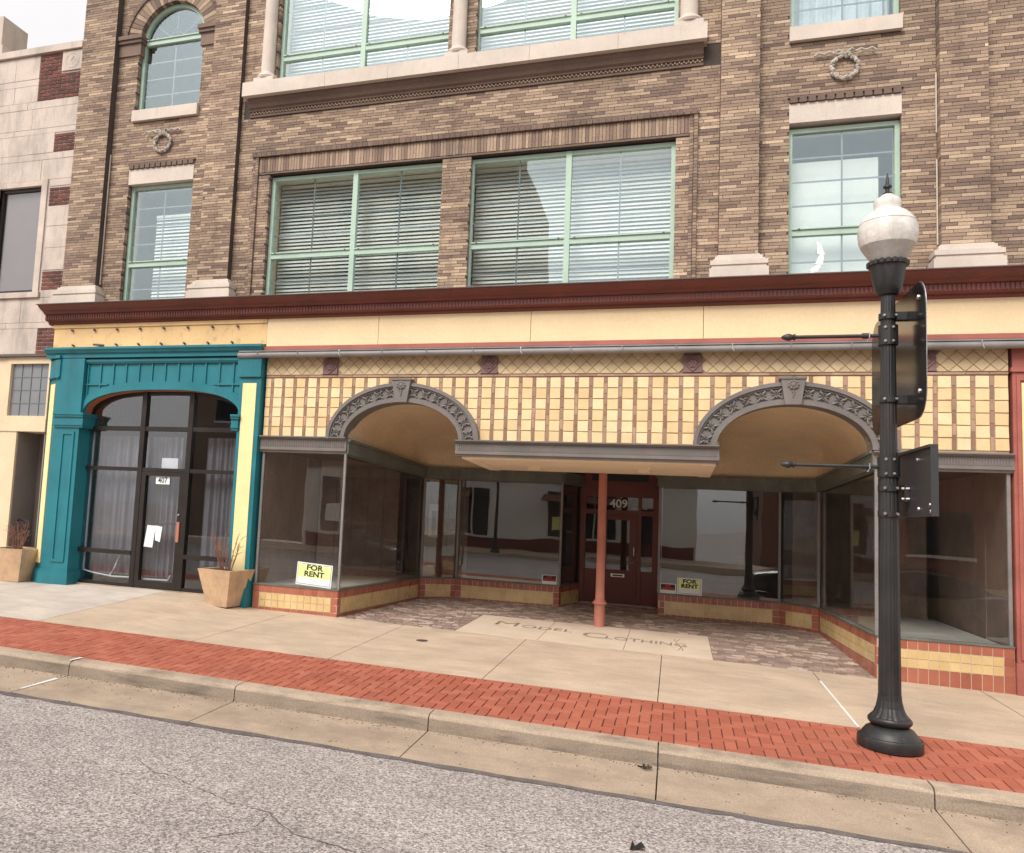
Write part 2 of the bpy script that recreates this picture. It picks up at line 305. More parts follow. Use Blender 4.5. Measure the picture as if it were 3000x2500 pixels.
def text(name, body, size, material, parent, mtx, extrude=.002, align='CENTER', sx=1.0, bold=0.0):
    cu = bpy.data.curves.new(name, 'FONT'); cu.body = body; cu.size = size; cu.extrude = extrude; cu.align_x = align; cu.align_y = 'CENTER'; cu.offset = bold
    cu.resolution_u = 3
    t = bpy.data.objects.new(name, cu); col.objects.link(t)
    dg = bpy.context.evaluated_depsgraph_get(); dg.update()
    me = bpy.data.meshes.new_from_object(t.evaluated_get(dg)); bpy.data.objects.remove(t); bpy.data.curves.remove(cu)
    me.transform(Matrix.Scale(sx, 4, (1, 0, 0))); me.transform(mtx); me.materials.clear(); me.materials.append(M[material])
    return put(name, me, parent)
def upright(x, y, z, rz=0, tilt=0):                      # matrix of lettering standing in the X,Z plane, read from -Y
    return Matrix.Translation((x, y, z)) @ Matrix.Rotation(rz, 4, 'Z') @ Matrix.Rotation(R(90), 4, 'X') @ Matrix.Rotation(tilt, 4, 'Z')

# ================================================================== SETTING: ground, road, gutter, kerb, pavement
SL = -0.0145                                             # the street falls gently to the right
def interp(x, pts):
    if x <= pts[0][0]: return pts[0][1]
    for (a, za), (b, zb) in zip(pts, pts[1:]):
        if x <= b: return za + (zb - za) * (x - a) / (b - a)
    return pts[-1][1]
BL = [(-14, .22), (-6.2, .13), (-4, .17), (-2.6, .15), (-1.6, .02), (0, 0), (9.6, -.15), (14, -.21)]
def zwalk(x, y):                                         # pavement height: building line to the brick strip
    k = min(1, max(0, -y / 3.1)); return interp(x, BL) * (1 - k) + (-.062 + SL * x) * k
def zent(x, y):                                          # entry floor inside the recess
    k = min(1, max(0, y / 4.2)); return interp(x, BL) * (1 - k) + (.03 + .02 * max(0, y - 4.2)) * k
def zbrk(x, y): return -.062 + SL * x + (y + 3.1) * .026  # brick strip
def zroad(x, y):
    d = -5.82 - y; return -.292 + SL * x + (.022 * d if d < 6 else .132 - .022 * (d - 6))
mb = MB(); mb.grid(lambda u, v: (-400 + 800 * u, -400 + 800 * v, -2.2), 2, 2); struct(mb.build('ground', 'asphalt'))
mb = MB(); nx = 60
XS = [-60 + 120 * i / nx for i in range(nx + 1)]
mb.grid(lambda u, v: (-60 + 120 * u, -5.80 - 13.2 * v, zroad(-60 + 120 * u, -5.80 - 13.2 * v)), 60, 14)
road = struct(mb.build('road', 'asphalt', smooth=True))
# ragged dark tar edge where asphalt laps the gutter, and cracks
mb = MB(); xs = [-14 + .09 * i for i in range(330)]; rw = [.03 + .035 * abs(math.sin(x * 1.3) * math.sin(x * 4.7 + 1)) + random.random() * .02 for x in xs]
for i in range(len(xs) - 1):
    x0, x1 = xs[i], xs[i + 1]
    mb.add([(x0, -5.81 - rw[i], zroad(x0, -5.81 - rw[i]) + .004), (x1, -5.81 - rw[i + 1], zroad(x1, -5.81 - rw[i + 1]) + .004), (x1, -5.795 + .01 * math.sin(x1 * 9), zroad(x1, -5.8) + .012), (x0, -5.795 + .01 * math.sin(x0 * 9), zroad(x0, -5.8) + .012)], [(0, 1, 2, 3)])
mb.build('tar_edge', 'tar', road)
def crack(pts, wd):
    mb = MB(); P = []
    for (x0, y0), (x1, y1) in zip(pts, pts[1:]):
        n = max(2, int(math.hypot(x1 - x0, y1 - y0) / .05))
        for i in range(n):
            t = i / n; P.append((x0 + (x1 - x0) * t + random.uniform(-.012, .012), y0 + (y1 - y0) * t + random.uniform(-.012, .012)))
    for (x0, y0), (x1, y1) in zip(P, P[1:]):
        dx, dy = x1 - x0, y1 - y0; d = math.hypot(dx, dy) or 1; k = wd * random.uniform(.1, .7) / d / 2; a, b = -dy * k, dx * k
        mb.add([(x + q * a, y + q * b, zroad(x, y) + .004) for x, y, q in ((x0, y0, -1), (x1, y1, -1), (x1, y1, 1), (x0, y0, 1))], [(0, 1, 2, 3)])
    mb.build('crack', 'tar', road)
crack([(2.0, -7.35), (2.35, -7.5), (2.7, -7.55), (3.0, -7.8), (3.35, -7.86), (3.7, -8.0), (4.3, -8.05)], .02)
crack([(2.7, -7.55), (2.75, -7.9), (2.5, -8.2)], .016)
crack([(1.2, -7.0), (1.5, -7.2), (1.7, -7.22), (2.0, -7.35)], .014)
crack([(3.9, -8.2), (4.2, -8.35), (4.6, -8.3), (5.0, -8.5)], .018)
# gutter slabs and kerb stones, butted with open joints
JK = [5.24 + 2.18 * k for k in range(-9, 5)]
gut = struct(MB().grid(lambda u, v: (-16 + 31 * u, -4.84 - 1.0 * v, SL * (-16 + 31 * u) - .34), 2, 1).build('gutter', 'joint'))
kerb = struct(MB().grid(lambda u, v: (-16 + 31 * u, -4.60 - .26 * v, SL * (-16 + 31 * u) - .20), 2, 1).build('kerb', 'joint'))
for a, b in zip(JK, JK[1:]):
    x0, x1 = a + .006, b - .006
    def gp(x, y): return SL * x - .272 + (y + 4.88) * .022
    mb = MB(); mb.hexa([(x0, -5.82, gp(x0, -5.82) - .15), (x1, -5.82, gp(x1, -5.82) - .15), (x1, -4.88, gp(x1, -4.88) - .15), (x0, -4.88, gp(x0, -4.88) - .15)],
                       [(x0, -5.82, gp(x0, -5.82)), (x1, -5.82, gp(x1, -5.82)), (x1, -4.88, gp(x1, -4.88)), (x0, -4.88, gp(x0, -4.88))])
    mb.build('gutter_slab', 'gutter', gut)
    jit = random.uniform(-.006, .006)
    pr = [(-4.652, -.34), (-4.652, -.104), (-4.80, -.108), (-4.835, -.113), (-4.86, -.128), (-4.873, -.152), (-4.885, -.34)]
    vs = []; N = 9
    for i in range(N):
        x = x0 + (x1 - x0) * i / (N - 1)
        wob = .004 * math.sin(x * 5.1) + .003 * math.sin(x * 13)
        vs += [(x, y + (wob if k in (3, 4) else 0), z + SL * x + jit * (1 if k in (1, 2, 3, 4) else 0)) for k, (y, z) in enumerate(pr)]
    n = len(pr); fs = [(i * n + k, i * n + (k + 1) % n, (i + 1) * n + (k + 1) % n, (i + 1) * n + k) for i in range(N - 1) for k in range(n)]
    fs += [tuple(range(n - 1, -1, -1)), tuple(range((N - 1) * n, N * n))]
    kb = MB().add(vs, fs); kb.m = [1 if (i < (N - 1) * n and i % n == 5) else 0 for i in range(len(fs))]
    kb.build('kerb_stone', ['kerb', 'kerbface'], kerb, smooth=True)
mb = MB()
for x, y0, y1 in ((-1.31, -4.86, -4.66), (-1.31, -5.6, -5.05)):
    zz = (lambda yy: SL * x - .104 + .006) if y0 > -4.9 else (lambda yy: SL * x - .272 + (yy + 4.88) * .022 + .005)
    mb.add([(x - .018, y0, zz(y0)), (x + .018, y0, zz(y0)), (x + .03, y1, zz(y1)), (x - .03, y1, zz(y1))], [(0, 1, 2, 3)])
mb.build('paint_mark', 'white', kerb)
# brick strip in herringbone
strip = struct(MB().grid(lambda u, v: (-16 + 31 * u, -4.66 + 1.57 * v, zbrk(-16 + 31 * u, -4.66 + 1.57 * v) - .012), 31, 3).build('brick_strip', 'sand'))
BW, BLn, G = .112, .224, .0095
pav = []
for i in range(-160, 150):
    for j in range(-60, 60):
        k = (i - j) % 4
        x, y = i * BW, -4.655 + j * BW
        if k == 0: r = (x, x + BLn, y, y + BW)
        elif k == 3: r = (x, x + BW, y, y + BLn)
        else: continue
        x0, x1, y0, y1 = r[0] + G / 2, r[1] - G / 2, max(r[2] + G / 2, -4.648), min(r[3] - G / 2, -3.105)
        if y1 - y0 < .03 or x0 < -15.9 or x1 > 14.9: continue
        pav.append((x0, x1, y0, y1))
def paver_mesh(r, t, dz, o):
    x0, x1, y0, y1 = r; c = .004; mb = MB(); q = lambda x, y, k: (x - o[0], y - o[1], zbrk(x, y) + dz - k - o[2])
    b = [q(x0, y0, .05), q(x1, y0, .05), q(x1, y1, .05), q(x0, y1, .05)]; m_ = [q(x0, y0, c), q(x1, y0, c), q(x1, y1, c), q(x0, y1, c)]
    tp = [q(x0 + c, y0 + c, 0), q(x1 - c, y0 + c, 0), q(x1 - c, y1 - c, 0), q(x0 + c, y1 - c, 0)]
    mb.add(b + m_ + tp, [(0, 1, 5, 4), (1, 2, 6, 5), (2, 3, 7, 6), (3, 0, 4, 7), (4, 5, 9, 8), (5, 6, 10, 9), (6, 7, 11, 10), (7, 4, 8, 11), (8, 9, 10, 11)], t)
    return mb
pav.sort(key=lambda r: (r[0] - 6.5) ** 2 + (r[2] + 5.2) ** 2 * 4)
full = [r for r in pav if (r[3] - r[2]) > BW * .9 and abs((r[1] - r[0]) + (r[3] - r[2]) - BW - BLn + 2 * G) < .01][:300]
fs_ = set(full); variants = {}
for r in full:
    key = (r[1] - r[0] > .15, random.randrange(8))
    if key not in variants: variants[key] = paver_mesh((0, r[1] - r[0], 0, r[3] - r[2]), .1 + .11 * key[1], 0, (0, 0, zbrk(0, 0))).mesh('paving_brick', 'paver')
    put('paving_brick', variants[key], strip, (r[0], r[2], zbrk(r[0], r[2]) + random.uniform(-.002, .002)))
mb = MB()
for r in pav:
    if r in fs_: continue
    q = paver_mesh(r, random.random(), random.uniform(-.002, .002), (0, 0, 0)); mb.add(q.v, q.f, q.t[0])
mb.build('paving_bricks', 'paver', strip, kind='stuff')
# concrete pavement slabs
walk = struct(MB().grid(lambda u, v: (-16 + 31 * u, -3.1 + 3.3 * v, zwalk(-16 + 31 * u, -3.1 + 3.3 * v) - .05), 40, 3).build('pavement', 'joint'))
JS = [-15.5, -13, -10.6, -8.2, -5.8, -3.4, -.8, 1.2, 3.2, 5.2, 7.2, 9.2, 11.2, 13.2, 15]
for a, b in zip(JS, JS[1:]):
    x0, x1 = a + .005, b - .005; y0, y1 = -3.095, (.0 if (x0 > -1 and x1 < 9) else .35)
    nu, nv = 8, 6; mb = MB()
    mb.grid(lambda u, v: (x0 + (x1 - x0) * u, y0 + (y1 - y0) * v, zwalk(x0 + (x1 - x0) * u, y0 + (y1 - y0) * v)), nu, nv)
    # edges down
    E_ = lambda x, y: [(x, y, zwalk(x, y)), (x, y, zwalk(x, y) - .06)]
    for xx in (x0, x1):
        q = E_(xx, y0) + E_(xx, y1); mb.add([q[0], q[1], q[3], q[2]], [(0, 1, 2, 3)])
    for i in range(nu):
        p, r = x0 + (x1 - x0) * i / nu, x0 + (x1 - x0) * (i + 1) / nu; q = E_(p, y0) + E_(r, y0); mb.add([q[0], q[1], q[3], q[2]], [(0, 1, 2, 3)])
    mb.build('paving_slab', 'conc2' if b < -3 else 'conc', walk, smooth=False)
mb = MB(); xx = 7.2
mb.grid(lambda u, v: (xx - .014 + .028 * u + .05 * (1 - v) * 0, -3.08 + 2.4 * v, zwalk(xx, -3.08 + 2.4 * v) + .005), 1, 8); mb.build('joint_sealant', 'white', walk)
mb = MB(); mb.lathe([(.085, .0), (.085, .006), (.07, .008)], (1.85, -1.15, zwalk(1.85, -1.15)), 20); mb.build('valve_cover', 'joint', walk)
# opposite pavement (seen in the shop glass)
mb = MB(); mb.box(-60, 60, -24, -19, -1.2, -.12); struct(mb.build('far_pavement', 'conc'))
# entry floor of irregular pavers inside the recess, round a pale slab with the old shop name
RL = [(0, 0), (.32, 3.7), (.95, 4.2), (3.13, 4.2), (3.42, 5.45)]
RR = [(8.0, 0), (7.83, 3.7), (7.24, 4.2), (5.06, 4.2), (5.02, 5.45)]
def edge(poly, y):
    ps = sorted(((py, px) for px, py in poly)); 
    return interp(y, ps)
ent = struct(MB().grid(lambda u, v: (-.02 + 8.04 * u, 0.002 + 5.7 * v, zent(-.02 + 8.04 * u, .002 + 5.7 * v) - .008), 16, 12).build('entry_floor', 'mgrout'))
MED = (2.05, 5.91, -.0, 2.08)
pcs = []; y = .0
while y < 5.5:
    h = random.uniform(.085, .13); x = edge(RL, y) - .15 - random.random() * .1
    while x < edge(RR, y) + .1:
        wv = random.uniform(.10, .24); cx, cy = x + wv / 2, y + h / 2
        if not (MED[0] - .0 < x + wv and x < MED[1] + .0 and cy < MED[3]):
            if cx > edge(RL, cy) + .02 and cx < edge(RR, cy) - .02: pcs.append((x, x + wv, y, y + h))
        else:
            for a, b in ((x, min(x + wv, MED[0])), (max(x, MED[1]), x + wv)):
                if b - a > .05: pcs.append((a, b, y, y + h))
        x += wv
    y += h
def stone_piece(r):
    x0, x1, y0, y1 = r; j = lambda: random.uniform(-.02, .02) ; g = .006
    c = [(x0 + g + abs(j()) * .4, y0 + g + abs(j()) * .5), (x1 - g - abs(j()) * .4, y0 + g + abs(j()) * .5), (x1 - g - abs(j()) * .4, y1 - g - abs(j()) * .5), (x0 + g + abs(j()) * .4, y1 - g - abs(j()) * .5)]
    t = random.choice((.05, .15, .2, .3, .35, .45, .5, .6, .7, .8, .92, 1)); mb = MB()
    mb.hexa([(x, y, zent(x, y) - .02) for x, y in c], [(x, y, zent(x, y) + .001) for x, y in c], t); return mb
pcs.sort(key=lambda r: r[2] + .15 * abs(r[0] - 5))
for r in pcs[:300]: stone_piece(r).build('entry_paver', 'mosaic', ent)
mb = MB()
for r in pcs[300:]:
    q = stone_piece(r); mb.add(q.v, q.f, q.t[0])
mb.build('entry_pavers', 'mosaic', ent, kind='stuff')
for a, b in ((MED[0], 3.36), (3.36, 4.65), (4.65, MED[1])):
    x0, x1 = a + .004, b - .004; mb = MB()
    mb.hexa([(x, y, zent(x, y) - .03) for x, y in ((x0, .0), (x1, .0), (x1, 2.07), (x0, 2.07))], [(x, y, zent(x, y) + .004) for x, y in ((x0, .0), (x1, .0), (x1, 2.07), (x0, 2.07))])
    mb.build('name_slab', 'medal', ent)
def floor_text(name, body, size, x, y, sx=1.0):
    o = text(name, body, size, 'bronze', ent, Matrix.Translation((x, y, 0)), .0015, 'LEFT', sx, .0)
    for v in o.data.vertices: v.co.z += zent(v.co.x, v.co.y) + .0065
    return o
floor_text('letters', 'M', .62, 2.42, 1.25, .95); floor_text('letters', 'ODEL', .40, 2.90, 1.17, .85)
floor_text('letters', 'C', .70, 3.92, .98, .85); floor_text('letters', 'LOTHING', .40, 4.30, .92, .72)
mb = MB()
for k in range(2):
    a = [(5.42 + .03 * k + .05 * math.sin(u * .9 + k), .45 + .17 * u, zent(5.45, .45 + .17 * u) + .003) for u in range(7)]
    mb.tube(a, .008, 4)
mb.build('scroll_inlay', 'bronze', ent)

# ================================================================== BRICK BUILDING (upper storeys over both shops)
CX, CZ, CD = 5.3486, 1.8686, 12.9278
FX = lambda x, y: CX + (x - CX) * (1 + y / CD)           # a width or height read off the front plane, carried to a plane y behind it
FZ = lambda z, y: CZ + (z - CZ) * (1 + y / CD)
bld = thing('brick_building', 'tan and brown Roman brick building with stone sills, mint green windows and oxblood cornice', 'building', (1.5, 2.0, 5.6))
def cells(x0, x1, z0, z1, holes):
    """the rectangle less its openings, as rectangles"""
    zs = sorted({z0, z1, *[min(max(h[k], z0), z1) for h in holes for k in (2, 3)]}); out = []
    for a, b in zip(zs, zs[1:]):
        m_ = (a + b) / 2; x = x0
        for h in sorted(h for h in holes if h[2] < m_ < h[3]):
            if h[0] > x: out.append((x, h[0], a, b))
            x = max(x, h[1])
        if x < x1: out.append((x, x1, a, b))
    return out
bricks = []                                              # (x0,x1,y,z0,z1,depth)
CH, CLn, MJ = .0515, .302, .007
def courses(x0, x1, z0, z1, y, holes=(), depth=.09, gap=None, off=0):
    k = 0; z = z0
    while z < z1 - .012:
        zt = min(z + CH, z1); m_ = (z + zt) / 2; iv = []; x = x0
        hs = [(h[0], h[1]) for h in holes if h[2] < m_ < h[3]]
        if gap and gap(m_): hs.append(gap(m_))
        for a, b in sorted(hs):
            if a > x: iv.append((x, a))
            x = max(x, b)
        if x < x1: iv.append((x, x1))
        ph = (0, .15, .05, .2, .1, .25)[(k + off) % 6]
        for a, b in iv:
            q = a - ((a - x0 - ph) % CLn)
            while q < b - .001:
                s, e = max(q, a), min(q + CLn, b)
                if e - s > .02: bricks.append((s - (.004 if s == a and a > x0 else 0), e - MJ + (.004 + MJ if e == b and b < x1 else 0), y + random.uniform(-.002, .002), z, zt - MJ, depth))
                q += CLn
        z += CH; k += 1
def backing(mb, x0, x1, z0, z1, y, th, holes=()):
    for c in cells(x0, x1, z0, z1, holes): mb.box(c[0], c[1], y + .009, y + th, c[2], c[3])
Z0, Z1 = 5.46, 13.2
YB, YC = .16, .12                                        # bay walls and centre wall behind the pilaster faces
core = MB()
# pilasters
PIL = [(-6.27, -5.47), (-3.19, -2.54), (5.9, 6.46), (8.82, 9.42)]
for i, (a, b) in enumerate(PIL):
    courses(a, b, Z0 + .1, Z1, 0, depth=.2, off=i); core.box(a + .006, b - .006, .009, .3, Z0, Z1)
# left bay
lx0, lx1 = FX(-4.88, YB), FX(-3.42, YB); rx0, rx1 = FX(6.86, YB), FX(8.34, YB)
zt1, zs1, zs2 = FZ(7.87, YB), FZ(9.14, YB), FZ(9.36, YB); zl2 = FZ(8.2, YB)
acx, acz, ar = (lx0 + lx1) / 2, FZ(10.83, YB), (lx1 - lx0) / 2
rcx = (rx0 + rx1) / 2
for side, (bx0, bx1, wx0, wx1) in enumerate(((-5.47, -3.19, lx0, lx1), (6.46, 8.82, rx0, rx1))):
    wc = (wx0 + wx1) / 2
    H = [(wx0, wx1, Z0 - 1, zl2), (wx0, wx1, zs1, acz)]
    ro = ar + .30
    gp_ = lambda z, wc=wc, ro=ro: ((wc - math.sqrt(max(0, ro * ro - (z - acz) ** 2)), wc + math.sqrt(max(0, ro * ro - (z - acz) ** 2))) if acz < z < acz + ro else None)
    courses(bx0, bx1, Z0 + .1, Z1, YB, H, gap=gp_, off=2 + side)
    backing(core, bx0, bx1, Z0, acz, YB, .4, H)
    n = 22                                               # backing round the arch, in slices
    for i in range(n):
        za, zb = acz + ar * i / n, acz + ar * (i + 1) / n; hw = math.sqrt(max(0, ar * ar - (za - acz) ** 2))
        core.box(bx0, wc - hw, YB + .009, YB + .4, za, zb); core.box(wc + hw, bx1, YB + .009, YB + .4, za, zb)
    core.box(bx0, bx1, YB + .009, YB + .4, acz + ar, Z1)
    # brick voussoirs in two rings
    mb = MB(); nv = 30
    for ring, (r0, r1, yy) in enumerate(((ar + .004, ar + .30, YB - .004), (ar + .305, ar + .37, YB - .035))):
        for i in range(nv):
            a0, a1 = math.pi * i / nv + .006, math.pi * (i + 1) / nv - .006
            pl = [(wc + r * math.cos(a), acz + r * math.sin(a)) for r, a in ((r0, a0), (r1, a0), (r1, a1), (r0, a1))]
            mb2 = MB().prism(pl, yy + random.uniform(-.002, .002), yy + .12, random.random() * (.8 if ring == 0 else .3))
            mb2.build('voussoir', 'brick', bld)
    # moulded brick imposts at the springing
    for s in (-1, 1):
        e = wc + s * ar; o_ = bx0 if s < 0 else min(bx1, e + .34)
        a, b = min(e, o_), max(e, o_)
        mb = MB(); a_, b_ = (a, b + .05) if s < 0 else (a - .05, b)
        mb.box(a_, b_, YB - .03, YB + .3, acz - .30, acz - .05, .25); mb.box(a_ - (.0 if s < 0 else .03), b_ + (.03 if s < 0 else .0), YB - .07, YB + .3, acz - .05, acz + .02, .1); mb.box(a_ - (.0 if s < 0 else .05), b_ + (.05 if s < 0 else 0), YB - .10, YB + .3, acz + .02, acz + .10, .2)
        mb.build('impost', 'brick', bld)
    # stone lintel, dentils above it, stone sill over the panel
    MB().box(wx0 + .002, wx1 - .002, YB - .012, YB + .3, FZ(7.88, YB), FZ(8.18, YB)).build('lintel', 'stone', bld)
    nd = 12; dw = (wx1 - wx0) / nd
    for i in range(nd): MB().box(wx0 + dw * i + .012, wx0 + dw * (i + 1) - .012, YB - .045, YB + .1, FZ(8.185, YB), FZ(8.265, YB), .05).build('dentil', 'brick', bld)
    MB().box(wx0 - .02, wx1 + .02, YB - .03, YB + .1, FZ(8.265, YB), FZ(8.29, YB), .1).build('string_course', 'brick', bld)
    MB().box(wx0 - .005, wx1 + .005, YB - .075, YB + .3, zs1 + .001, zs2).build('sill', 'stone', bld)
    # wreath with ribbon
    wz = FZ(8.66, YB); wy = YB - .03; wr = MB()
    for i in range(26):
        a = 2 * math.pi * i / 26; rr = .165 + .018 * (i % 2); c = Vector((wc + rr * math.cos(a), wy - .012 * (i % 3), wz + rr * math.sin(a)))
        tg = Vector((-math.sin(a), 0, math.cos(a)))
        wr.tube([c - tg * .045, c, c + tg * .045 + Vector((math.cos(a), 0, math.sin(a))) * .012], [.012, .034, .008], 6)
    for s in (-1, 1):
        wr.tube([(wc + s * .02, wy - .03, wz + .2), (wc + s * .09, wy - .045, wz + .255), (wc + s * .15, wy - .03, wz + .21), (wc + s * .07, wy - .04, wz + .19), (wc + s * .02, wy - .03, wz + .2)], .019, 6)
        wr.tube([(wc + s * .14, wy - .03, wz + .21), (wc + s * .21, wy - .03, wz + .245), (wc + s * .28, wy - .03, wz + .215), (wc + s * .36, wy - .03, wz + .245), (wc + s * .41, wy - .03, wz + .2)], .017, 6)
    wr.lathe([(.028, -.03), (.034, 0), (.02, .025)], (wc, wy, wz + .21), 10, axis='y')
    wr.build('wreath', 'lead', bld, smooth=True)
# centre wall
C0, C1 = -2.54, 5.9
WL = (FX(-1.80, YC), FX(1.49, YC)); WR = (FX(1.98, YC), FX(5.26, YC)); zwt = FZ(7.84, YC)
zsl = FZ(9.5, YC)
H = [(WL[0], WL[1], Z0 - 1, zwt), (WR[0], WR[1], Z0 - 1, zwt), (WL[0], WL[1], zsl, 12.6), (WR[0], WR[1], zsl, 12.6)]
fo0, fo1, fot = FX(-2.15, YC), FX(5.58, YC), FZ(8.24, YC)
HB = H + [(fo0, fo1, zwt, fot), (fo0, fo0 + .13, Z0 - 1, fot), (fo1 - .13, fo1, Z0 - 1, fot), (-2.5, 5.9, FZ(8.96, YC), FZ(9.3, YC))]
courses(C0, C1, Z0 + .1, Z1, YC, HB, off=1); backing(core, C0, C1, Z0, Z1, YC, .4, H)
courses(9.42, 13.5, Z0 + .1, Z1, YB, off=3); backing(core, 9.42, 13.5, Z0, Z1, YB, .4)
core.build('wall_core', 'mortar', bld)
# soldier course over the paired windows and the projecting header frame round it
x = fo0 + .135; i = 0
while x < fo1 - .14:
    MB().box(x, x + .048, YC - .012 + random.uniform(-.003, .003), YC + .1, zwt + .04, fot - .085, random.choice((.2, .35, .5, .55, .65))).build('soldier_brick', 'brick', bld); x += .0545; i += 1
MB().box(fo0 + .13, fo1 - .13, YC - .004, YC + .1, zwt + .002, zwt + .036, .12).build('relieving_course', 'brick', bld)
mb = MB(); x = fo0 - .01
while x < fo1:
    mb.box(x, min(x + .094, fo1 + .01), YC - .06, YC + .1, fot - .075, fot + .005, random.random() * .2); x += .1
mb.build('header_course', 'brick', bld)
for xa in (fo0, fo1 - .125):
    mb = MB(); z = Z0 + .1
    while z < fot - .09:
        mb.box(xa, xa + .056, YC - .022, YC + .1, z, z + CH - MJ, random.uniform(.1, .6)); mb.box(xa + .063, xa + .12, YC - .03 - .012, YC + .1, z, z + CH - MJ, random.uniform(.1, .6)); z += CH
    mb.build('frame_course', 'brick', bld)
# moulded corbel and stone sill under the upper windows
xa, xb = FX(-2.28, YC), FX(5.64, YC)
zc = FZ(8.95, YC)
mb = MB(); mb.sweepx([(YC + .05, zc), (YC - .03, zc), (YC - .03, zc + .035), (YC - .015, zc + .04), (YC - .015, zc + .10), (YC - .05, zc + .105), (YC - .05, zc + .13), (YC - .09, zc + .16), (YC - .115, zc + .22), (YC - .16, zc + .27), (YC - .16, zc + .31), (YC + .05, zc + .31)], xa, xb, .08); mb.build('corbel', 'brick', bld)
mb = MB(); x = xa + .02; n = 0
while x < xb - .02:
    mb.box(x, x + .024, YC - .042, YC - .01, zc + .043 + (.022 if n % 2 else 0), zc + .068 + (.026 if n % 2 else 0), .55); x += .0335; n += 1
mb.build('bead_course', 'brick', bld, kind='stuff')
sx = [-2.42, -.75, .45, 1.72, 2.93, 4.35, 5.69]
for a, b in zip(sx, sx[1:]): MB().box(FX(a, 0) + .002, FX(b, 0) - .002, YC - .26, YC + .3, zc + .312, zsl + .02).build('sill', 'stone', bld)
# engaged stone columns standing on the sill
for cx_, wd in ((-2.02, .25), (1.66, .25), (5.42, .27)):
    zb = zsl + .021; r = wd / 2; mb = MB()
    mb.box(cx_ - r - .075, cx_ + r + .075, YC - .22, YC + .1, zb, zb + .09)
    mb.lathe([(r + .055, .09), (r + .07, .125), (r + .055, .16), (r + .02, .17), (r + .02, .19), (r, .215), (r - .012, 2.7)], (cx_, YC - .06, zb), 28)
    mb.build('column', 'stone', bld, smooth=True)
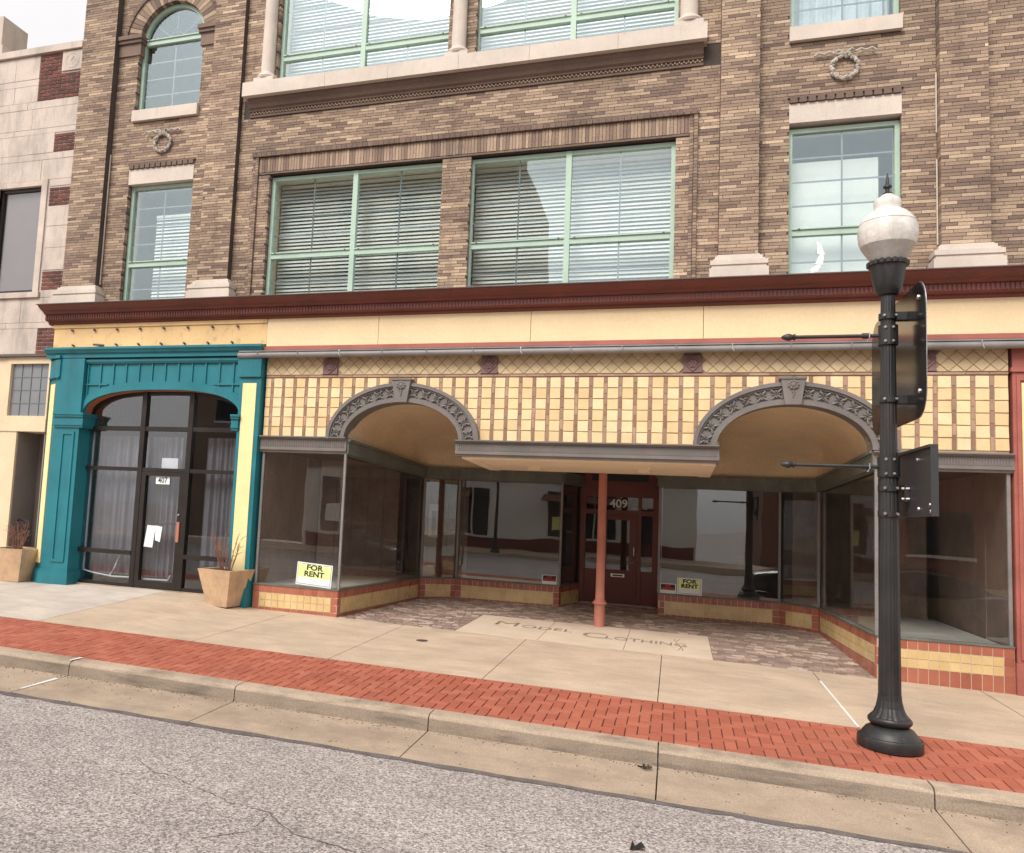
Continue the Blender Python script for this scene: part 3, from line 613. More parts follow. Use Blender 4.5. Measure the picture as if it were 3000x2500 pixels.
# ---- windows
def window(x0, x1, z0, z1, y, rail, units=1, rows=(4, 2), vm=2, blind=None, arch=None, fw=.065):
    """sash window; part = frame, sub-parts = panes, muntins, blind or curtain"""
    fr = MB(); D = .09
    fr.box(x0, x0 + fw, y, y + D, z0, z1); fr.box(x1 - fw, x1, y, y + D, z0, z1)
    if not arch: fr.box(x0 + fw, x1 - fw, y, y + D, z1 - fw, z1)
    fr.box(x0 + fw, x1 - fw, y, y + D, z0, z0 + fw * .8)
    ux = [x0 + (x1 - x0) * k / units for k in range(units + 1)]
    for q in ux[1:-1]: fr.box(q - .045, q + .045, y - .012, y + D, z0 + .001, z1 - .001)
    for a, b in zip(ux, ux[1:]):
        a2 = a + (fw if a == x0 else .045); b2 = b - (fw if b == x1 else .045)
        fr.box(a2, b2, y - .006, y + D - .01, rail - .055, rail + .035); fr.box(a2, b2, y - .03, y + D - .02, rail + .035, rail + .055)
        if arch: continue
    if arch:
        ac, az, rr = arch; n = 24
        for i in range(n):
            t0, t1 = math.pi * i / n, math.pi * (i + 1) / n
            P = lambda r, t: (ac + r * math.cos(t), az + r * math.sin(t))
            fr.prism([P(rr - fw, t0), P(rr, t0), P(rr, t1), P(rr - fw, t1)], y, y + D)
    w = fr.build('window', 'mint', bld)
    mu = MB(); ye = y + .06
    for a, b in zip(ux, ux[1:]):
        a2 = a + (fw if a == x0 else .045); b2 = b - (fw if b == x1 else .045)
        for za, zb, nr in ((z0 + fw * .8, rail - .055, rows[1]), (rail + .055, z1 - (fw if not arch else 0), rows[0])):
            if zb - za < .1: continue
            MB().box(a2 + .001, b2 - .001, y + .045, y + .051, za + .001, zb - .001).build('pane', 'glassup', w)
            for k in range(1, vm): q = a2 + (b2 - a2) * k / vm; mu.box(q - .012, q + .012, ye, ye + .012, za, zb)
            for k in range(1, nr): q = za + (zb - za) * k / nr; mu.box(a2, b2, ye + .0125, ye + .022, q - .012, q + .012)
    if arch:
        ac, az, rr = arch; r2 = rr - fw - .002
        MB().prism([(ac + r2 * math.cos(math.pi * i / 24), az + r2 * math.sin(math.pi * i / 24)) for i in range(25)], y + .045, y + .051).build('pane', 'glassup', w)
        for t in (R(38), R(90), R(142)):
            mu.tube([(ac + .19 * math.cos(t), ye, az + .19 * math.sin(t)), (ac + r2 * math.cos(t), ye, az + r2 * math.sin(t))], .009, 6)
        mu.tube([(ac + .19 * math.cos(R(i * 15)), ye, az + .19 * math.sin(R(i * 15))) for i in range(13)], .009, 6)
    mu.build('muntin', 'muntin', w)
    bo = MB()                                            # weep-hole bolts on the meeting rail
    for q in [ux[0] + .16] + [u + d for u in ux[1:-1] for d in (-.13, .13)] + [ux[-1] - .16]: bo.box(q - .014, q + .014, y - .036, y - .03, rail + .036, rail + .048)
    bo.build('rail_bolt', 'ink', w)
    if not arch:                                         # cream linings of the deep reveal behind the glass
        yl = y + .10; ye2 = .56
        MB().box(x0 + .002, x0 + .014, yl, ye2, z0, z1 - .001).build('reveal_lining', 'cream_in', w); MB().box(x1 - .034, x1 - .022, yl, ye2, z0, z1 - .001).build('reveal_lining', 'cream_in', w); MB().box(x0 + .015, x1 - .035, yl, ye2, z1 - .02, z1 - .008).build('reveal_lining', 'cream_in', w)
    if blind:
        kind, ba, bb, bt = blind; yb = .57
        if kind == 'slats':
            sb = MB(); z = z0 + .04
            while z < bt:
                j = random.uniform(-.004, .004); j2 = j + random.uniform(-.006, .006)
                sb.hexa([(ba, yb, z + .006 + j), (bb, yb, z + .006 + j2), (bb, yb + .03, z + .054 + j2), (ba, yb + .03, z + .054 + j)], [(ba, yb, z + .009 + j), (bb, yb, z + .009 + j2), (bb, yb + .03, z + .057 + j2), (ba, yb + .03, z + .057 + j)]); z += .068
            sb.box(ba, bb, yb - .01, yb + .03, bt, bt + .05)
            sb.build('blind', 'blind', w)
        elif kind == 'shade': MB().box(ba, bb, yb, yb + .006, z0 - .1, bt).build('shade', 'blind', w)
        elif kind == 'curtain':
            MB().grid(lambda u, v: (ba + (bb - ba) * u, yb + .05 + .03 * math.sin(u * 46) + .015 * math.sin(u * 101), z0 - .2 + (bt - z0 + .2) * v), 90, 2).build('curtain', 'curtainw', w, smooth=True)
    return w
yc, yb_ = YC + .11, YB + .11
zb0 = 5.40
window(WL[0] + .004, WL[1] + .03, zb0, zwt - .03, yc, FZ(6.29, yc), 2, (4, 2), 2, ('slats', WL[0] + .03, WL[1] + .02, zwt - .12))
window(WR[0] - .03, WR[1] - .004, zb0, zwt - .03, yc, FZ(6.27, yc), 2, (4, 2), 2, ('slats', WR[0] + .0, WR[1], zwt - .12))
window(WL[0] + .004, WL[1] + .03, zsl + .02, 12.6, yc, FZ(10.04, yc), 2, (5, 2), 2, ('slats', WL[0] + .03, WL[1] + .02, 12.3))
window(WR[0] - .03, WR[1] - .004, zsl + .02, 12.6, yc, FZ(10.04, yc), 2, (5, 2), 2, ('slats', WR[0] + .0, WR[1], 12.3))
window(lx0 + .004, lx1 + .03, zb0, zt1, yb_, FZ(6.28, yb_), 1, (4, 2), 2, ('slats', lx0 + .42, lx1, zt1 - .55))
window(rx0 - .004, rx1 - .002, zb0, zt1 - .04, yb_, FZ(6.2, yb_), 1, (4, 2), 2, ('shade', rx0 + .05, rx1 - .22, zt1 - .45))
window(lx0 + .004, lx1 - .004, zs2, acz, yb_, acz, 1, (1, 4), 2, None, (acx, acz, ar - .003))
window(rx0 + .004, rx1 - .004, zs2, acz, yb_, acz, 1, (1, 4), 2, ('curtain', rx0 + .05, rx1 - .05, acz + .5), (rcx, acz, ar - .003))
# long slivers of cracked glass taped over in the right-hand window
mb = MB(); pz = [(rx0 + .42, 6.15), (rx0 + .47, 5.95), (rx0 + .44, 5.8), (rx0 + .36, 5.7), (rx0 + .2, 5.5), (rx0 + .12, 5.44)]
for (xa_, za_), (xb_, zb_) in zip(pz, pz[1:]): mb.hexa([(xa_ - .02, yb_ + .02, za_), (xa_ + .03, yb_ + .02, za_ - .03), (xa_ + .03, yb_ + .024, za_ - .03), (xa_ - .02, yb_ + .024, za_)], [(xb_ - .06, yb_ + .02, zb_), (xb_ + .05, yb_ + .02, zb_ - .02), (xb_ + .05, yb_ + .024, zb_ - .02), (xb_ - .06, yb_ + .024, zb_)])
mb.build('glass_tape', 'paper', bld)
# rooms behind: floors, roof, side and rear walls
MB().box(-6.2, 13.4, .56, 8, 5.0, 5.36).build('floor_slab', 'cream_in', bld)
MB().box(-6.2, 13.4, .56, 8, 8.6, 9.2).build('floor_slab', 'cream_in', bld)
MB().box(-6.2, 13.4, .3, 8, 12.9, 13.15).build('roof_slab', 'flash', bld)
MB().box(-6.2, 13.4, 3.2, 3.4, 5.36, 12.9).build('room_wall', 'cream_in', bld)
for q in (-6.2, -2.6, 5.95, 13.3): MB().box(q, q + .1, .57, 3.2, 5.36, 12.9).build('room_wall', 'cream_in', bld)
# bricks: the largest-looking whole ones singly, the rest joined
bricks.sort(key=lambda b: (b[0] - CX) ** 2 * .8 + (b[3] - CZ) ** 2)
var = {}; rest = MB(); cnt = 0
for b in bricks:
    s, e, y, z, zt, d = b; t = min(1, max(0, random.gauss(.48, .19)))
    if cnt < 300 and abs(e - s - (CLn - MJ)) < .001 and z > 5.5 and zt - z > CH - MJ - .002 and d < .15:
        k = int(t * 9.99)
        if k not in var: var[k] = MB().box(0, CLn - MJ, 0, .09, 0, CH - MJ, k / 9).mesh('brick', 'brick')
        put('brick', var[k], bld, (s, y, z)); cnt += 1
    else: rest.box(s, e, y, y + d, z, zt, t)
rest.build('brickwork', 'brick', bld, kind='stuff')
# moulded stone bases of the pilasters, standing on the cornice
for a, b in PIL:
    mb = MB()
    for o_, za, zb in ((.13, 5.5, 5.68), (.10, 5.68, 5.73), (.12, 5.73, 5.80), (.075, 5.80, 5.83), (.05, 5.83, 5.88), (.015, 5.88, 5.91)):
        mb.box(a - o_, b + o_, -o_, .155, za, zb)
    mb.build('pilaster_base', 'stone', bld)
# white lead strips beside the pilasters
for x_, za, zb in ((-5.455, 5.95, 8.6), (8.80, 5.95, 7.2), (8.80, 7.6, 8.5)):
    MB().box(x_ - .008, x_ + .008, .11, .13, za, zb).build('lead_strip', 'stone', bld)
# cornice
co = MB(); pr = [(.25, 5.12), (-.06, 5.12), (-.10, 5.145), (-.10, 5.17), (-.20, 5.19), (-.20, 5.29), (-.235, 5.30), (-.25, 5.315), (-.27, 5.335), (-.33, 5.36), (-.385, 5.395), (-.42, 5.425), (-.43, 5.44), (.25, 5.44)]
co.sweepx(pr, -6.42, 13.5); corn = co.build('cornice', 'cornice', bld)
MB().sweepx([(.25, 5.441), (-.445, 5.441), (-.445, 5.456), (.25, 5.50)], -6.45, 13.5).build('flashing', 'flash', corn)
mb = MB(); x = -6.40
while x < 13.4: mb.box(x, x + .034, -.214, -.199, 5.195, 5.285); x += .056
mb.build('fluting', 'cornice', corn, kind='stuff')

# ================================================================== TILED SHOPFRONT (409)
ts = thing('tiled_shopfront', 'vacant shopfront with yellow tiled wall, two ornate grey arches and recessed maroon door', 'shopfront', (4.0, 0, 0))
A1, A2 = (.985, 1.02, 3.0), (6.925, 1.03, 3.0)           # arch centre x, half width, springing; rise .64
RISE, RW = .645, .305
def inside(x, z, A, k): return z >= A[2] - .001 and ((x - A[0]) / (A[1] + k)) ** 2 + ((z - A[2]) / (RISE + k)) ** 2 < 1
XT0, XT1 = -1.60, 9.58
mb = MB(); n = 112
for i in range(n):
    xa, xb = XT0 + (XT1 - XT0) * i / n, XT0 + (XT1 - XT0) * (i + 1) / n
    def low(x):
        for A in (A1, A2):
            u = (x - A[0]) / (A[1] + .02)
            if abs(u) < 1: return A[2] + (RISE + .02) * math.sqrt(1 - u * u)
        return 2.9
    mb.prism([(xa, low(xa)), (xb, low(xb)), (xb, 4.66), (xa, 4.66)], .014, .22)
mb.build('wall', 'grout', ts)
# yellow tiles between brown strips
PT, RWS, ZB, RH = .2217, .05, 3.03, .1722
k0 = math.ceil((XT0 + .365) / PT) - 1; nt_ = 0
for k in range(k0, k0 + 56):
    xs_ = -.365 + PT * k
    a, b = xs_ + RWS / 2, xs_ + PT - RWS / 2
    for r in range(6):
        za = ZB + RH * r; zb = za + RH - .008
        ca, cb = max(a + .004, XT0), min(b - .004, XT1)
        if cb - ca > .04 and not any(all(inside(x, z, A, RW - .03) for x in (ca, cb) for z in (za, zb)) for A in (A1, A2)):
            j = random.uniform(-.004, .004); y = .002 + random.uniform(-.003, .003); q = .006
            c = [(ca + random.uniform(0, q), za + random.uniform(0, q)), (cb - random.uniform(0, q), za + random.uniform(0, q)), (cb - random.uniform(0, q), zb - random.uniform(0, q)), (ca + random.uniform(0, q), zb - random.uniform(0, q))]
            MB().prism(c, y, .02, random.random()).build('wall_tile', 'ytile', ts); nt_ += 1
        sa, sb = xs_ - RWS / 2 + .004, xs_ + RWS / 2 - .004; of = .086 if k % 2 else .03
        za2 = za + of; zb2 = min(za2 + RH - .009, ZB + RH * 6 - .01); za2 = za2 if r else ZB
        if r == 0: za2, zb2 = ZB, ZB + RH + of - .009
        if sa > XT0 and sb < XT1 and zb2 - za2 > .02 and not any(all(inside(x, z, A, RW - .03) for x in (sa, sb) for z in (za2, zb2)) for A in (A1, A2)):
            MB().box(sa, sb, .006, .02, za2, zb2, random.random()).build('strip_tile', 'bstrip', ts)
x = XT0
while x < XT1:                                           # narrow brown course over the tiles
    MB().box(x + .004, min(x + .27, XT1), -.006, .02, 4.072, 4.102, random.random()).build('course_tile', 'bstrip', ts); x += .274
# diamond frieze with rosettes
FZ0, FZ1 = 4.112, 4.46
ROS = [-.37, 2.44, 5.56, 8.6]
def clip(poly, f, lim, keep):
    out = []
    for p, q in zip(poly, poly[1:] + poly[:1]):
        ip, iq = keep(f(p), lim), keep(f(q), lim)
        if ip: out.append(p)
        if ip != iq:
            t = (lim - f(p)) / (f(q) - f(p)); out.append((p[0] + t * (q[0] - p[0]), p[1] + t * (q[1] - p[1])))
    return out
dw, dh = .196, .196
for i in range(-2, 120):
    for j in range(-1, 5):
        cx_ = XT0 + dw * i / 2; cz_ = FZ0 + dh * j / 2
        if (i + j) % 2: continue
        g = .0065; pl = [(cx_, cz_ - dh / 2 + g), (cx_ + dw / 2 - g, cz_), (cx_, cz_ + dh / 2 - g), (cx_ - dw / 2 + g, cz_)]
        pl = clip(pl, lambda p: p[1], FZ0 + .006, lambda a, b: a >= b); 
        if len(pl) > 2: pl = clip(pl, lambda p: p[1], FZ1, lambda a, b: a <= b)
        if len(pl) > 2: pl = clip(pl, lambda p: p[0], XT0, lambda a, b: a >= b)
        if len(pl) > 2: pl = clip(pl, lambda p: p[0], XT1, lambda a, b: a <= b)
        if len(pl) < 3 or any(abs(cx_ - r) < .15 for r in ROS): continue
        y = random.uniform(-.004, .002); MB().prism(pl, y, .02, random.random()).build('frieze_tile', 'ltile', ts)
for r in ROS:
    mb = MB(); zc_ = (FZ0 + 4.40) / 2; h = .135
    mb.box(r - .15, r + .15, -.004, .02, FZ0 + .004, FZ0 + .02); mb.box(r - h, r + h, -.02, .02, zc_ - h, zc_ + h)
    for a, b in ((1, 1), (1, -1), (-1, 1), (-1, -1)):
        mb.tube([(r + a * .115, -.026, zc_), (r, -.026, zc_ + b * .115)], .012, 6)
    for q in range(6):
        t = q * math.pi / 3; mb.lathe([(.02, 0), (.026, .012), (.008, .024)], (r + .042 * math.cos(t), -.02, zc_ + .042 * math.sin(t)), 8, axis='y')
    mb.lathe([(.022, 0), (.02, .022), (.006, .032)], (r, -.02, zc_), 10, axis='y')
    mb.build('rosette', 'rosette', ts, smooth=True)
# sign band, red strip, awning rail
for a, b in zip((XT0 - .02, .5, 3.1, 5.7, 8.3, 10.9), (.5, 3.1, 5.7, 8.3, 10.9, 13.4)):
    MB().box(a + .004, b - .004, -.055, .05, 4.625, 5.118).build('sign_panel', 'band', ts)
MB().sweepx([(.05, 4.525), (-.10, 4.525), (-.135, 4.54), (-.135, 4.60), (-.06, 4.62), (.05, 4.62)], XT0 - .03, 13.4).build('red_strip', 'pinkred', ts)
rl = MB(); rl.lathe([(.052, 0), (.052, 15.5)], (-2.1, -.16, 4.445), 16, axis='x'); rl.box(-2.08, 13.38, -.2, .0, 4.50, 4.522)
rl = rl.build('awning_rail', 'rail', ts, smooth=True)
for i in range(17):
    x = -1.7 + .78 * i; MB().tube([(x, -.20, 4.505), (x, -.222, 4.47), (x + .01, -.222, 4.42), (x + .03, -.21, 4.395)], .008, 6).build('rail_clip', 'steel' if i % 4 == 2 else 'rail', rl)
# ornate arches
for A in (A1, A2):
    cx_, a_, zs_ = A; n = 40
    E_ = lambda k, t: (cx_ + (a_ + k) * math.cos(t), zs_ + (RISE + k) * math.sin(t))
    def ringseg(k0, k1, y0, y1):
        m_ = MB()
        for i in range(n):
            t0, t1 = math.pi * i / n, math.pi * (i + 1) / n
            m_.prism([E_(k0, t0), E_(k1, t0), E_(k1, t1), E_(k0, t1)], y0, y1)
        return m_
    ar_ = ringseg(0, RW, -.045, .3).build('arch', 'gmetal', ts)
    ringseg(RW - .045, RW + .012, -.10, .1).build('outer_moulding', 'gmetal', ar_)
    ringseg(RW - .075, RW - .045, -.07, .0).build('outer_bead', 'gmetal', ar_)
    ringseg(-.012, .05, -.09, .1).build('inner_moulding', 'gmetal', ar_)
    ringseg(.05, .072, -.066, .0).build('inner_bead', 'gmetal', ar_)
    # crossed-leaf ornaments
    no = 15; L_ = []; acc = 0; p0 = E_(.15, 0)
    S = [(0, 0.0)]
    for i in range(1, 401):
        p1 = E_(.15, math.pi * i / 400); acc += math.hypot(p1[0] - p0[0], p1[1] - p0[1]); p0 = p1; S.append((math.pi * i / 400, acc))
    om = None
    for k in range(no):
        if k == no // 2: continue
        tgt = acc * (k + .5) / no; t = next(a for a, s in S if s >= tgt); c = E_(.148, t)
        nx_, nz_ = math.cos(t) / (a_ + .15), math.sin(t) / (RISE + .15); d = math.hypot(nx_, nz_); N = Vector((nx_ / d, 0, nz_ / d)); T = Vector((-N.z, 0, N.x)); C = Vector((c[0], -.05, c[1]))
        mb = MB()
        for sg in (1, -1):
            for s2 in (1, -1):
                dr = N * .066 * s2 + T * .066 * sg * s2
                mb.tube([C + dr * .12 - Vector((0, .006, 0)), C + dr * .55 - Vector((0, .02, 0)), C + dr * 1.0 - Vector((0, .01, 0)), C + dr * 1.18], [.008, .015, .017, .006], 6)
        for q in range(4):
            dr = (N * math.cos(q * math.pi / 2) + T * math.sin(q * math.pi / 2)) * .055
            mb.tube([C + dr * .3, C + dr * .8 - Vector((0, .012, 0)), C + dr * 1.25], [.006, .017, .003], 6)
        mb.build('leaf_ornament', 'gmetal', ar_, smooth=True)
    ks = MB(); zk0, zk1 = zs_ + RISE - .02, zs_ + RISE + RW + .045
    ks.hexa([(cx_ - .105, -.14, zk0), (cx_ + .105, -.14, zk0), (cx_ + .105, .1, zk0), (cx_ - .105, .1, zk0)], [(cx_ - .16, -.14, zk1), (cx_ + .16, -.14, zk1), (cx_ + .16, .1, zk1), (cx_ - .16, .1, zk1)])
    ks.box(cx_ - .178, cx_ + .178, -.155, .1, zk1, zk1 + .03)
    ks = ks.build('keystone', 'gmetal', ar_)
    fl = MB(); fz = zk1 - .085
    for q in range(9):
        t = 2 * math.pi * q / 9; fl.lathe([(.018, 0), (.026, .014), (.008, .03)], (cx_ + .056 * math.cos(t), -.14, fz + .05 * math.sin(t)), 8, axis='y')
    fl.lathe([(.04, 0), (.038, .02), (.02, .035)], (cx_, -.14, fz), 12, axis='y')
    fl.tube([(cx_, -.145, fz - .06), (cx_ + .004, -.15, fz - .13), (cx_, -.145, fz - .19)], [.008, .011, .006], 6); fl.tube([(cx_ - .025, -.145, fz - .1), (cx_ + .025, -.145, fz - .1)], .008, 6)
    fl.build('flower', 'gmetal', ar_, smooth=True)
# stucco half-domes running back from the arches
def along(P, t):
    seg = [math.dist(a, b) for a, b in zip(P, P[1:])]; d = t * sum(seg)
    for a, b, s in zip(P, P[1:], seg):
        if d <= s: return [a[i] + (b[i] - a[i]) * d / s for i in range(3)]
        d -= s
    return list(P[-1])
for A, P in ((A1, [(-.02, .02, 3.0), (.28, 3.7, 2.775), (.93, 4.24, 2.765), (2.9, 4.24, 2.765), (2.6, 2.2, 2.775), (2.02, .02, 3.0)]),
             (A2, [(5.88, .02, 3.0), (5.4, 2.2, 2.775), (5.2, 4.24, 2.765), (7.26, 4.24, 2.765), (7.86, 3.7, 2.775), (7.98, .02, 3.0)])):
    def D(u, v):
        t = math.pi * (1 - u); f = (A[0] + (A[1] + .015) * math.cos(t), .02, A[2] + (RISE + .015) * math.sin(t)); b = along(P, u)
        k = v; q = math.sqrt(max(0, 1 - k ** 2.2)); return (f[0] + (b[0] - f[0]) * k, f[1] + (b[1] - f[1]) * k, b[2] + (f[2] - b[2]) * q)
    MB().grid(D, 48, 28).build('vault', 'stucco', ts, smooth=True)
MB().box(1.98, 5.95, .225, 5.6, 3.03, 3.1).build('ceiling', 'soffit', ts)
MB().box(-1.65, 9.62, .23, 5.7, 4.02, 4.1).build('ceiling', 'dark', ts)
# moulded ledges: front left, centre (with soffit panel), front right, and round the recess
def ledge(xa, xb, z0, z1, y):
    h = z1 - z0; return MB().sweepx([(.1, z0), (y + .05, z0), (y + .04, z0 + h * .12), (y + .015, z0 + h * .15), (y + .015, z0 + h * .30), (y + .03, z0 + h * .33), (y + .03, z0 + h * .80), (y + .015, z0 + h * .82), (y - .02, z0 + h * .9), (y - .035, z0 + h * .93), (y - .035, z1), (.1, z1)], xa, xb)
for xa, xb, z0, z1, y in ((XT0 - .03, .015, 2.745, 3.028, -.06), (1.965, 5.945, 2.75, 3.012, -.18), (7.955, 9.62, 2.735, 2.99, -.06)):
    lg = ledge(xa, xb, z0, z1, y).build('ledge', 'gmetal', ts)
    mb = MB(); x = xa + .05; h = z1 - z0
    while x < xb - .05: mb.box(x, x + .014, y + .02, y + .031, z0 + h * .36, z0 + h * .76); x += .034
    mb.build('reeding', 'gmetal', lg, kind='stuff')
cp = MB(); cp.hexa([(2.07, -.10, 2.725), (5.90, -.10, 2.725), (5.90, 2.04, 2.665), (2.10, 2.04, 2.665)], [(2.07, -.10, 2.749), (5.90, -.10, 2.749), (5.90, 2.04, 3.03), (2.10, 2.04, 3.03)])
cp = cp.build('canopy', 'soffit', ts)
for xa, xb in ((2.075, 2.27), (5.71, 5.90)): mb = MB(); mb.hexa([(xa, -.09, 2.715), (xb, -.09, 2.715), (xb, 2.03, 2.655), (xa, 2.03, 2.655)], [(xa, -.09, 2.724), (xb, -.09, 2.724), (xb, 2.03, 2.664), (xa, 2.03, 2.664)]); mb.build('soffit_trim', 'soffit', cp)
for x, y in ((3.02, 1.25), (4.86, 1.15)): MB().lathe([(.11, -.045), (.12, -.02), (.12, .03)], (x, y, 2.69), 20).build('soffit_light', 'soffit', cp, smooth=True)
for x, y in ((2.75, .35), (4.95, .35)): MB().lathe([(.012, -.03), (.022, -.015), (.015, .02)], (x, y, 2.71), 10).build('hook', 'white', cp, smooth=True)
# recess walls: bulkhead tiles, sills, glass, ledges
SEG = [((XT0, 0), (0, 0))] + list(zip(RL, RL[1:])) + list(zip(RR[::-1], RR[::-1][1:])) + [((8.0, 0), (9.6, 0))]
ZS = .445
def lz(p): return (2.745, 3.0) if p[1] < .1 else (2.56, 2.775) if p[1] < 5 else (2.56, 2.775)
tiles = []
for si, (a, b) in enumerate(SEG):
    front = a[1] == 0 and b[1] == 0
    d = math.dist(a, b); ux, uy = (b[0] - a[0]) / d, (b[1] - a[1]) / d; nx_, ny_ = -uy, ux
    fz = (lambda x, y: zwalk(x, min(0, y))) if front else zent
    MB().wallbox(a, b, -.3, ZS - .012, .16, .010).build('bulkhead', 'bgrout', ts)
    MB().wallbox(a, b, ZS - .011, ZS + .014, .12, -.012).build('sill', 'verd', ts)
    n = max(2, round(d / .1195)); 
    rows = [(.315, ZS - .014, 0), (.19, .306, 1), (.066, .181, 1), (-.4, .057, 0)]
    for i in range(n):
        u0, u1 = d * i / n + .005, d * (i + 1) / n - .005
        pm = (a[0] + ux * (u0 + u1) / 2, a[1] + uy * (u0 + u1) / 2); fl_ = fz(*pm) - .004
        for za, zb, yel in rows:
            za = max(za, fl_)
            if zb - za < .015: continue
            edge_ = i == 0 or i == n - 1
            tiles.append((a, ux, uy, nx_, ny_, u0, u1, za, zb, bool(yel and not edge_), (pm[0] - CX) ** 2 + (pm[1] - CAM.y) ** 2))
    if not front or True:
        z0a, z1a = lz(a); z0b, z1b = lz(b)
        if si == 0 or si == len(SEG) - 1: z0a = z0b = 2.745
        if not front:
            MB().wallbox(a, b, z0a, z1a, .14, -.05, z0b=z0b, z1b=z1b).build('transom_ledge', 'verd', ts)
            MB().wallbox(a, b, z1a - .04, z1a + .002, .03, -.08, z0b=z1b - .04, z1b=z1b + .002).build('ledge_cap', 'verd', ts)
            MB().wallbox(a, b, z0a - .03, z0a - .001, .03, -.02, z0b=z0b - .03, z1b=z0b - .001).build('ledge_bead', 'verd', ts)
        MB().wallbox(a, b, ZS + .015, z0a + .01, .008, .045, z1b=z0b + .01).build('display_glass', 'glass', ts)
for (x, y) in ((0, 0), (.32, 3.7), (.95, 4.2), (3.13, 4.2), (5.06, 4.2), (7.24, 4.2), (7.83, 3.7), (8.0, 0), (XT0 + .03, .03), (9.57, .03)):
    MB().box(x - .02, x + .02, y - .008, y + .035, ZS + .014, 2.76 if y < 1 else 2.57).build('corner_post', 'rail', ts)
tiles.sort(key=lambda t: t[-1]); rest_r, rest_y = MB(), MB()
for i, (a, ux, uy, nx_, ny_, u0, u1, za, zb, yel, _) in enumerate(tiles):
    P = lambda u, k, z: (a[0] + ux * u + nx_ * k, a[1] + uy * u + ny_ * k, z)
    j = random.uniform(0, .0015); q = ([P(u0, j, za), P(u1, j, za), P(u1, .02, za), P(u0, .02, za)], [P(u0, j, zb), P(u1, j, zb), P(u1, .02, zb), P(u0, .02, zb)], random.random())
    if i < 300: MB().hexa(*q).build('base_tile', 'baseyel' if yel else 'basered', ts)
    else: (rest_y if yel else rest_r).hexa(*q)
rest_r.build('base_tiles', 'basered', ts, kind='stuff'); rest_y.build('base_tiles', 'baseyel', ts, kind='stuff')
# display platforms, panelled rear and side walls
MB().plan([(XT0, .14), (-.05, .14), (.22, 3.8), (.86, 4.34), (3.0, 4.34), (3.0, 5.4), (XT0, 5.4)], .38, .425).build('display_platform', 'platform', ts)
MB().plan([(8.06, .14), (9.58, .14), (9.58, 5.4), (5.2, 5.4), (5.2, 4.34), (7.32, 4.34), (7.95, 3.8)], .38, .425).build('display_platform', 'platform', ts)
def planks(xa, ya, xb, yb, step):
    d = math.hypot(xb - xa, yb - ya); n = int(d / step)
    for i in range(n):
        p = (xa + (xb - xa) * i / n, ya + (yb - ya) * i / n); q = (xa + (xb - xa) * (i + .985) / n, ya + (yb - ya) * (i + .985) / n)
        MB().wallbox(p, q, .426, 2.95, .03, random.uniform(0, .012)).build('panel_board', 'wood', ts)
planks(XT0 - .0, .9, XT0 + .0001, 5.3, -.5) if False else None
planks(XT0, 5.3, XT0 + .6, 5.31, .3); planks(-1.56, .16, -1.57, 5.3, .42); planks(-1.0, 5.3, .9, 5.31, .42)
planks(-1.5, 2.4, -.2, 3.6, .3); planks(7.6, 5.3, 9.58, 5.31, .42); planks(9.60, 5.3, 9.59, .16, .42); planks(7.95, 4.9, 9.4, 3.2, .3)
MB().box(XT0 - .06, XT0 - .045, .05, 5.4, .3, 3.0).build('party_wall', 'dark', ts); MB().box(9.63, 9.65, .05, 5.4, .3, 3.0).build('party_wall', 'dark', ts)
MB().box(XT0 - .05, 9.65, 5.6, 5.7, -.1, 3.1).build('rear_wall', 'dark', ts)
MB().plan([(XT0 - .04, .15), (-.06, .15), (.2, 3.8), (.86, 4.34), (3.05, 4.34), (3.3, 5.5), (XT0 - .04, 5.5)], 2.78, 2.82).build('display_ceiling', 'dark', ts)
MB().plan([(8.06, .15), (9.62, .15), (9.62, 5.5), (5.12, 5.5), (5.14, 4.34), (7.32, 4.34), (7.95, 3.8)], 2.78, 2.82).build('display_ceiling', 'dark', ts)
po = MB().box(.02, .24, 5.12, 5.125, 1.25, 2.0).build('poster', 'paper', ts); MB().box(.09, .20, 5.114, 5.119, 1.3, 1.85).build('poster_print', 'ink', po)
# street door with sidelights and transom
Yd = 5.42; zf = .05
dr = MB()
for xa, xb in ((3.40, 3.50), (3.76, 3.87), (4.60, 4.67), (4.90, 5.05)): dr.box(xa, xb, Yd - .06, Yd + .1, zf, 2.62)
dr.box(3.5, 4.9, Yd - .055, Yd + .1, 1.96, 2.06); dr.box(3.5, 4.9, Yd - .055, Yd + .1, 2.34, 2.62); dr.box(3.3, 5.1, Yd - .05, Yd + .1, 2.62, 3.02)
dr.box(3.5, 3.76, Yd - .02, Yd + .05, zf + .02, .78); dr.box(4.67, 4.90, Yd - .02, Yd + .05, zf + .02, .78)
fr = dr.build('door_frame', 'door', ts)
MB().box(3.44, 5.0, Yd - .12, Yd + .1, zf - .06, zf + .018).build('threshold', 'platform', fr)
for xa, xb, za, zb in ((3.5, 3.76, .781, 1.959), (4.67, 4.90, .781, 1.959), (3.5, 4.9, 2.061, 2.339)): MB().box(xa, xb, Yd + .01, Yd + .016, za, zb).build('pane', 'glassdark', fr)
MB().box(3.62, 4.8, Yd - .058, Yd - .051, 2.68, 2.92).build('head_panel', 'ink', fr)
for xa, xb in ((3.53, 3.73), (4.69, 4.88)): MB().box(xa, xb, Yd - .034, Yd - .021, zf + .12, .70).build('lower_panel', 'door', fr)
lf = MB(); lf.box(3.875, 3.955, Yd, Yd + .05, zf + .02, 1.955); lf.box(4.425, 4.595, Yd, Yd + .05, zf + .02, 1.955); lf.box(3.955, 4.425, Yd, Yd + .05, zf + .02, .78); lf.box(3.955, 4.425, Yd, Yd + .05, 1.85, 1.955)
lf = lf.build('door_leaf', 'door', ts)
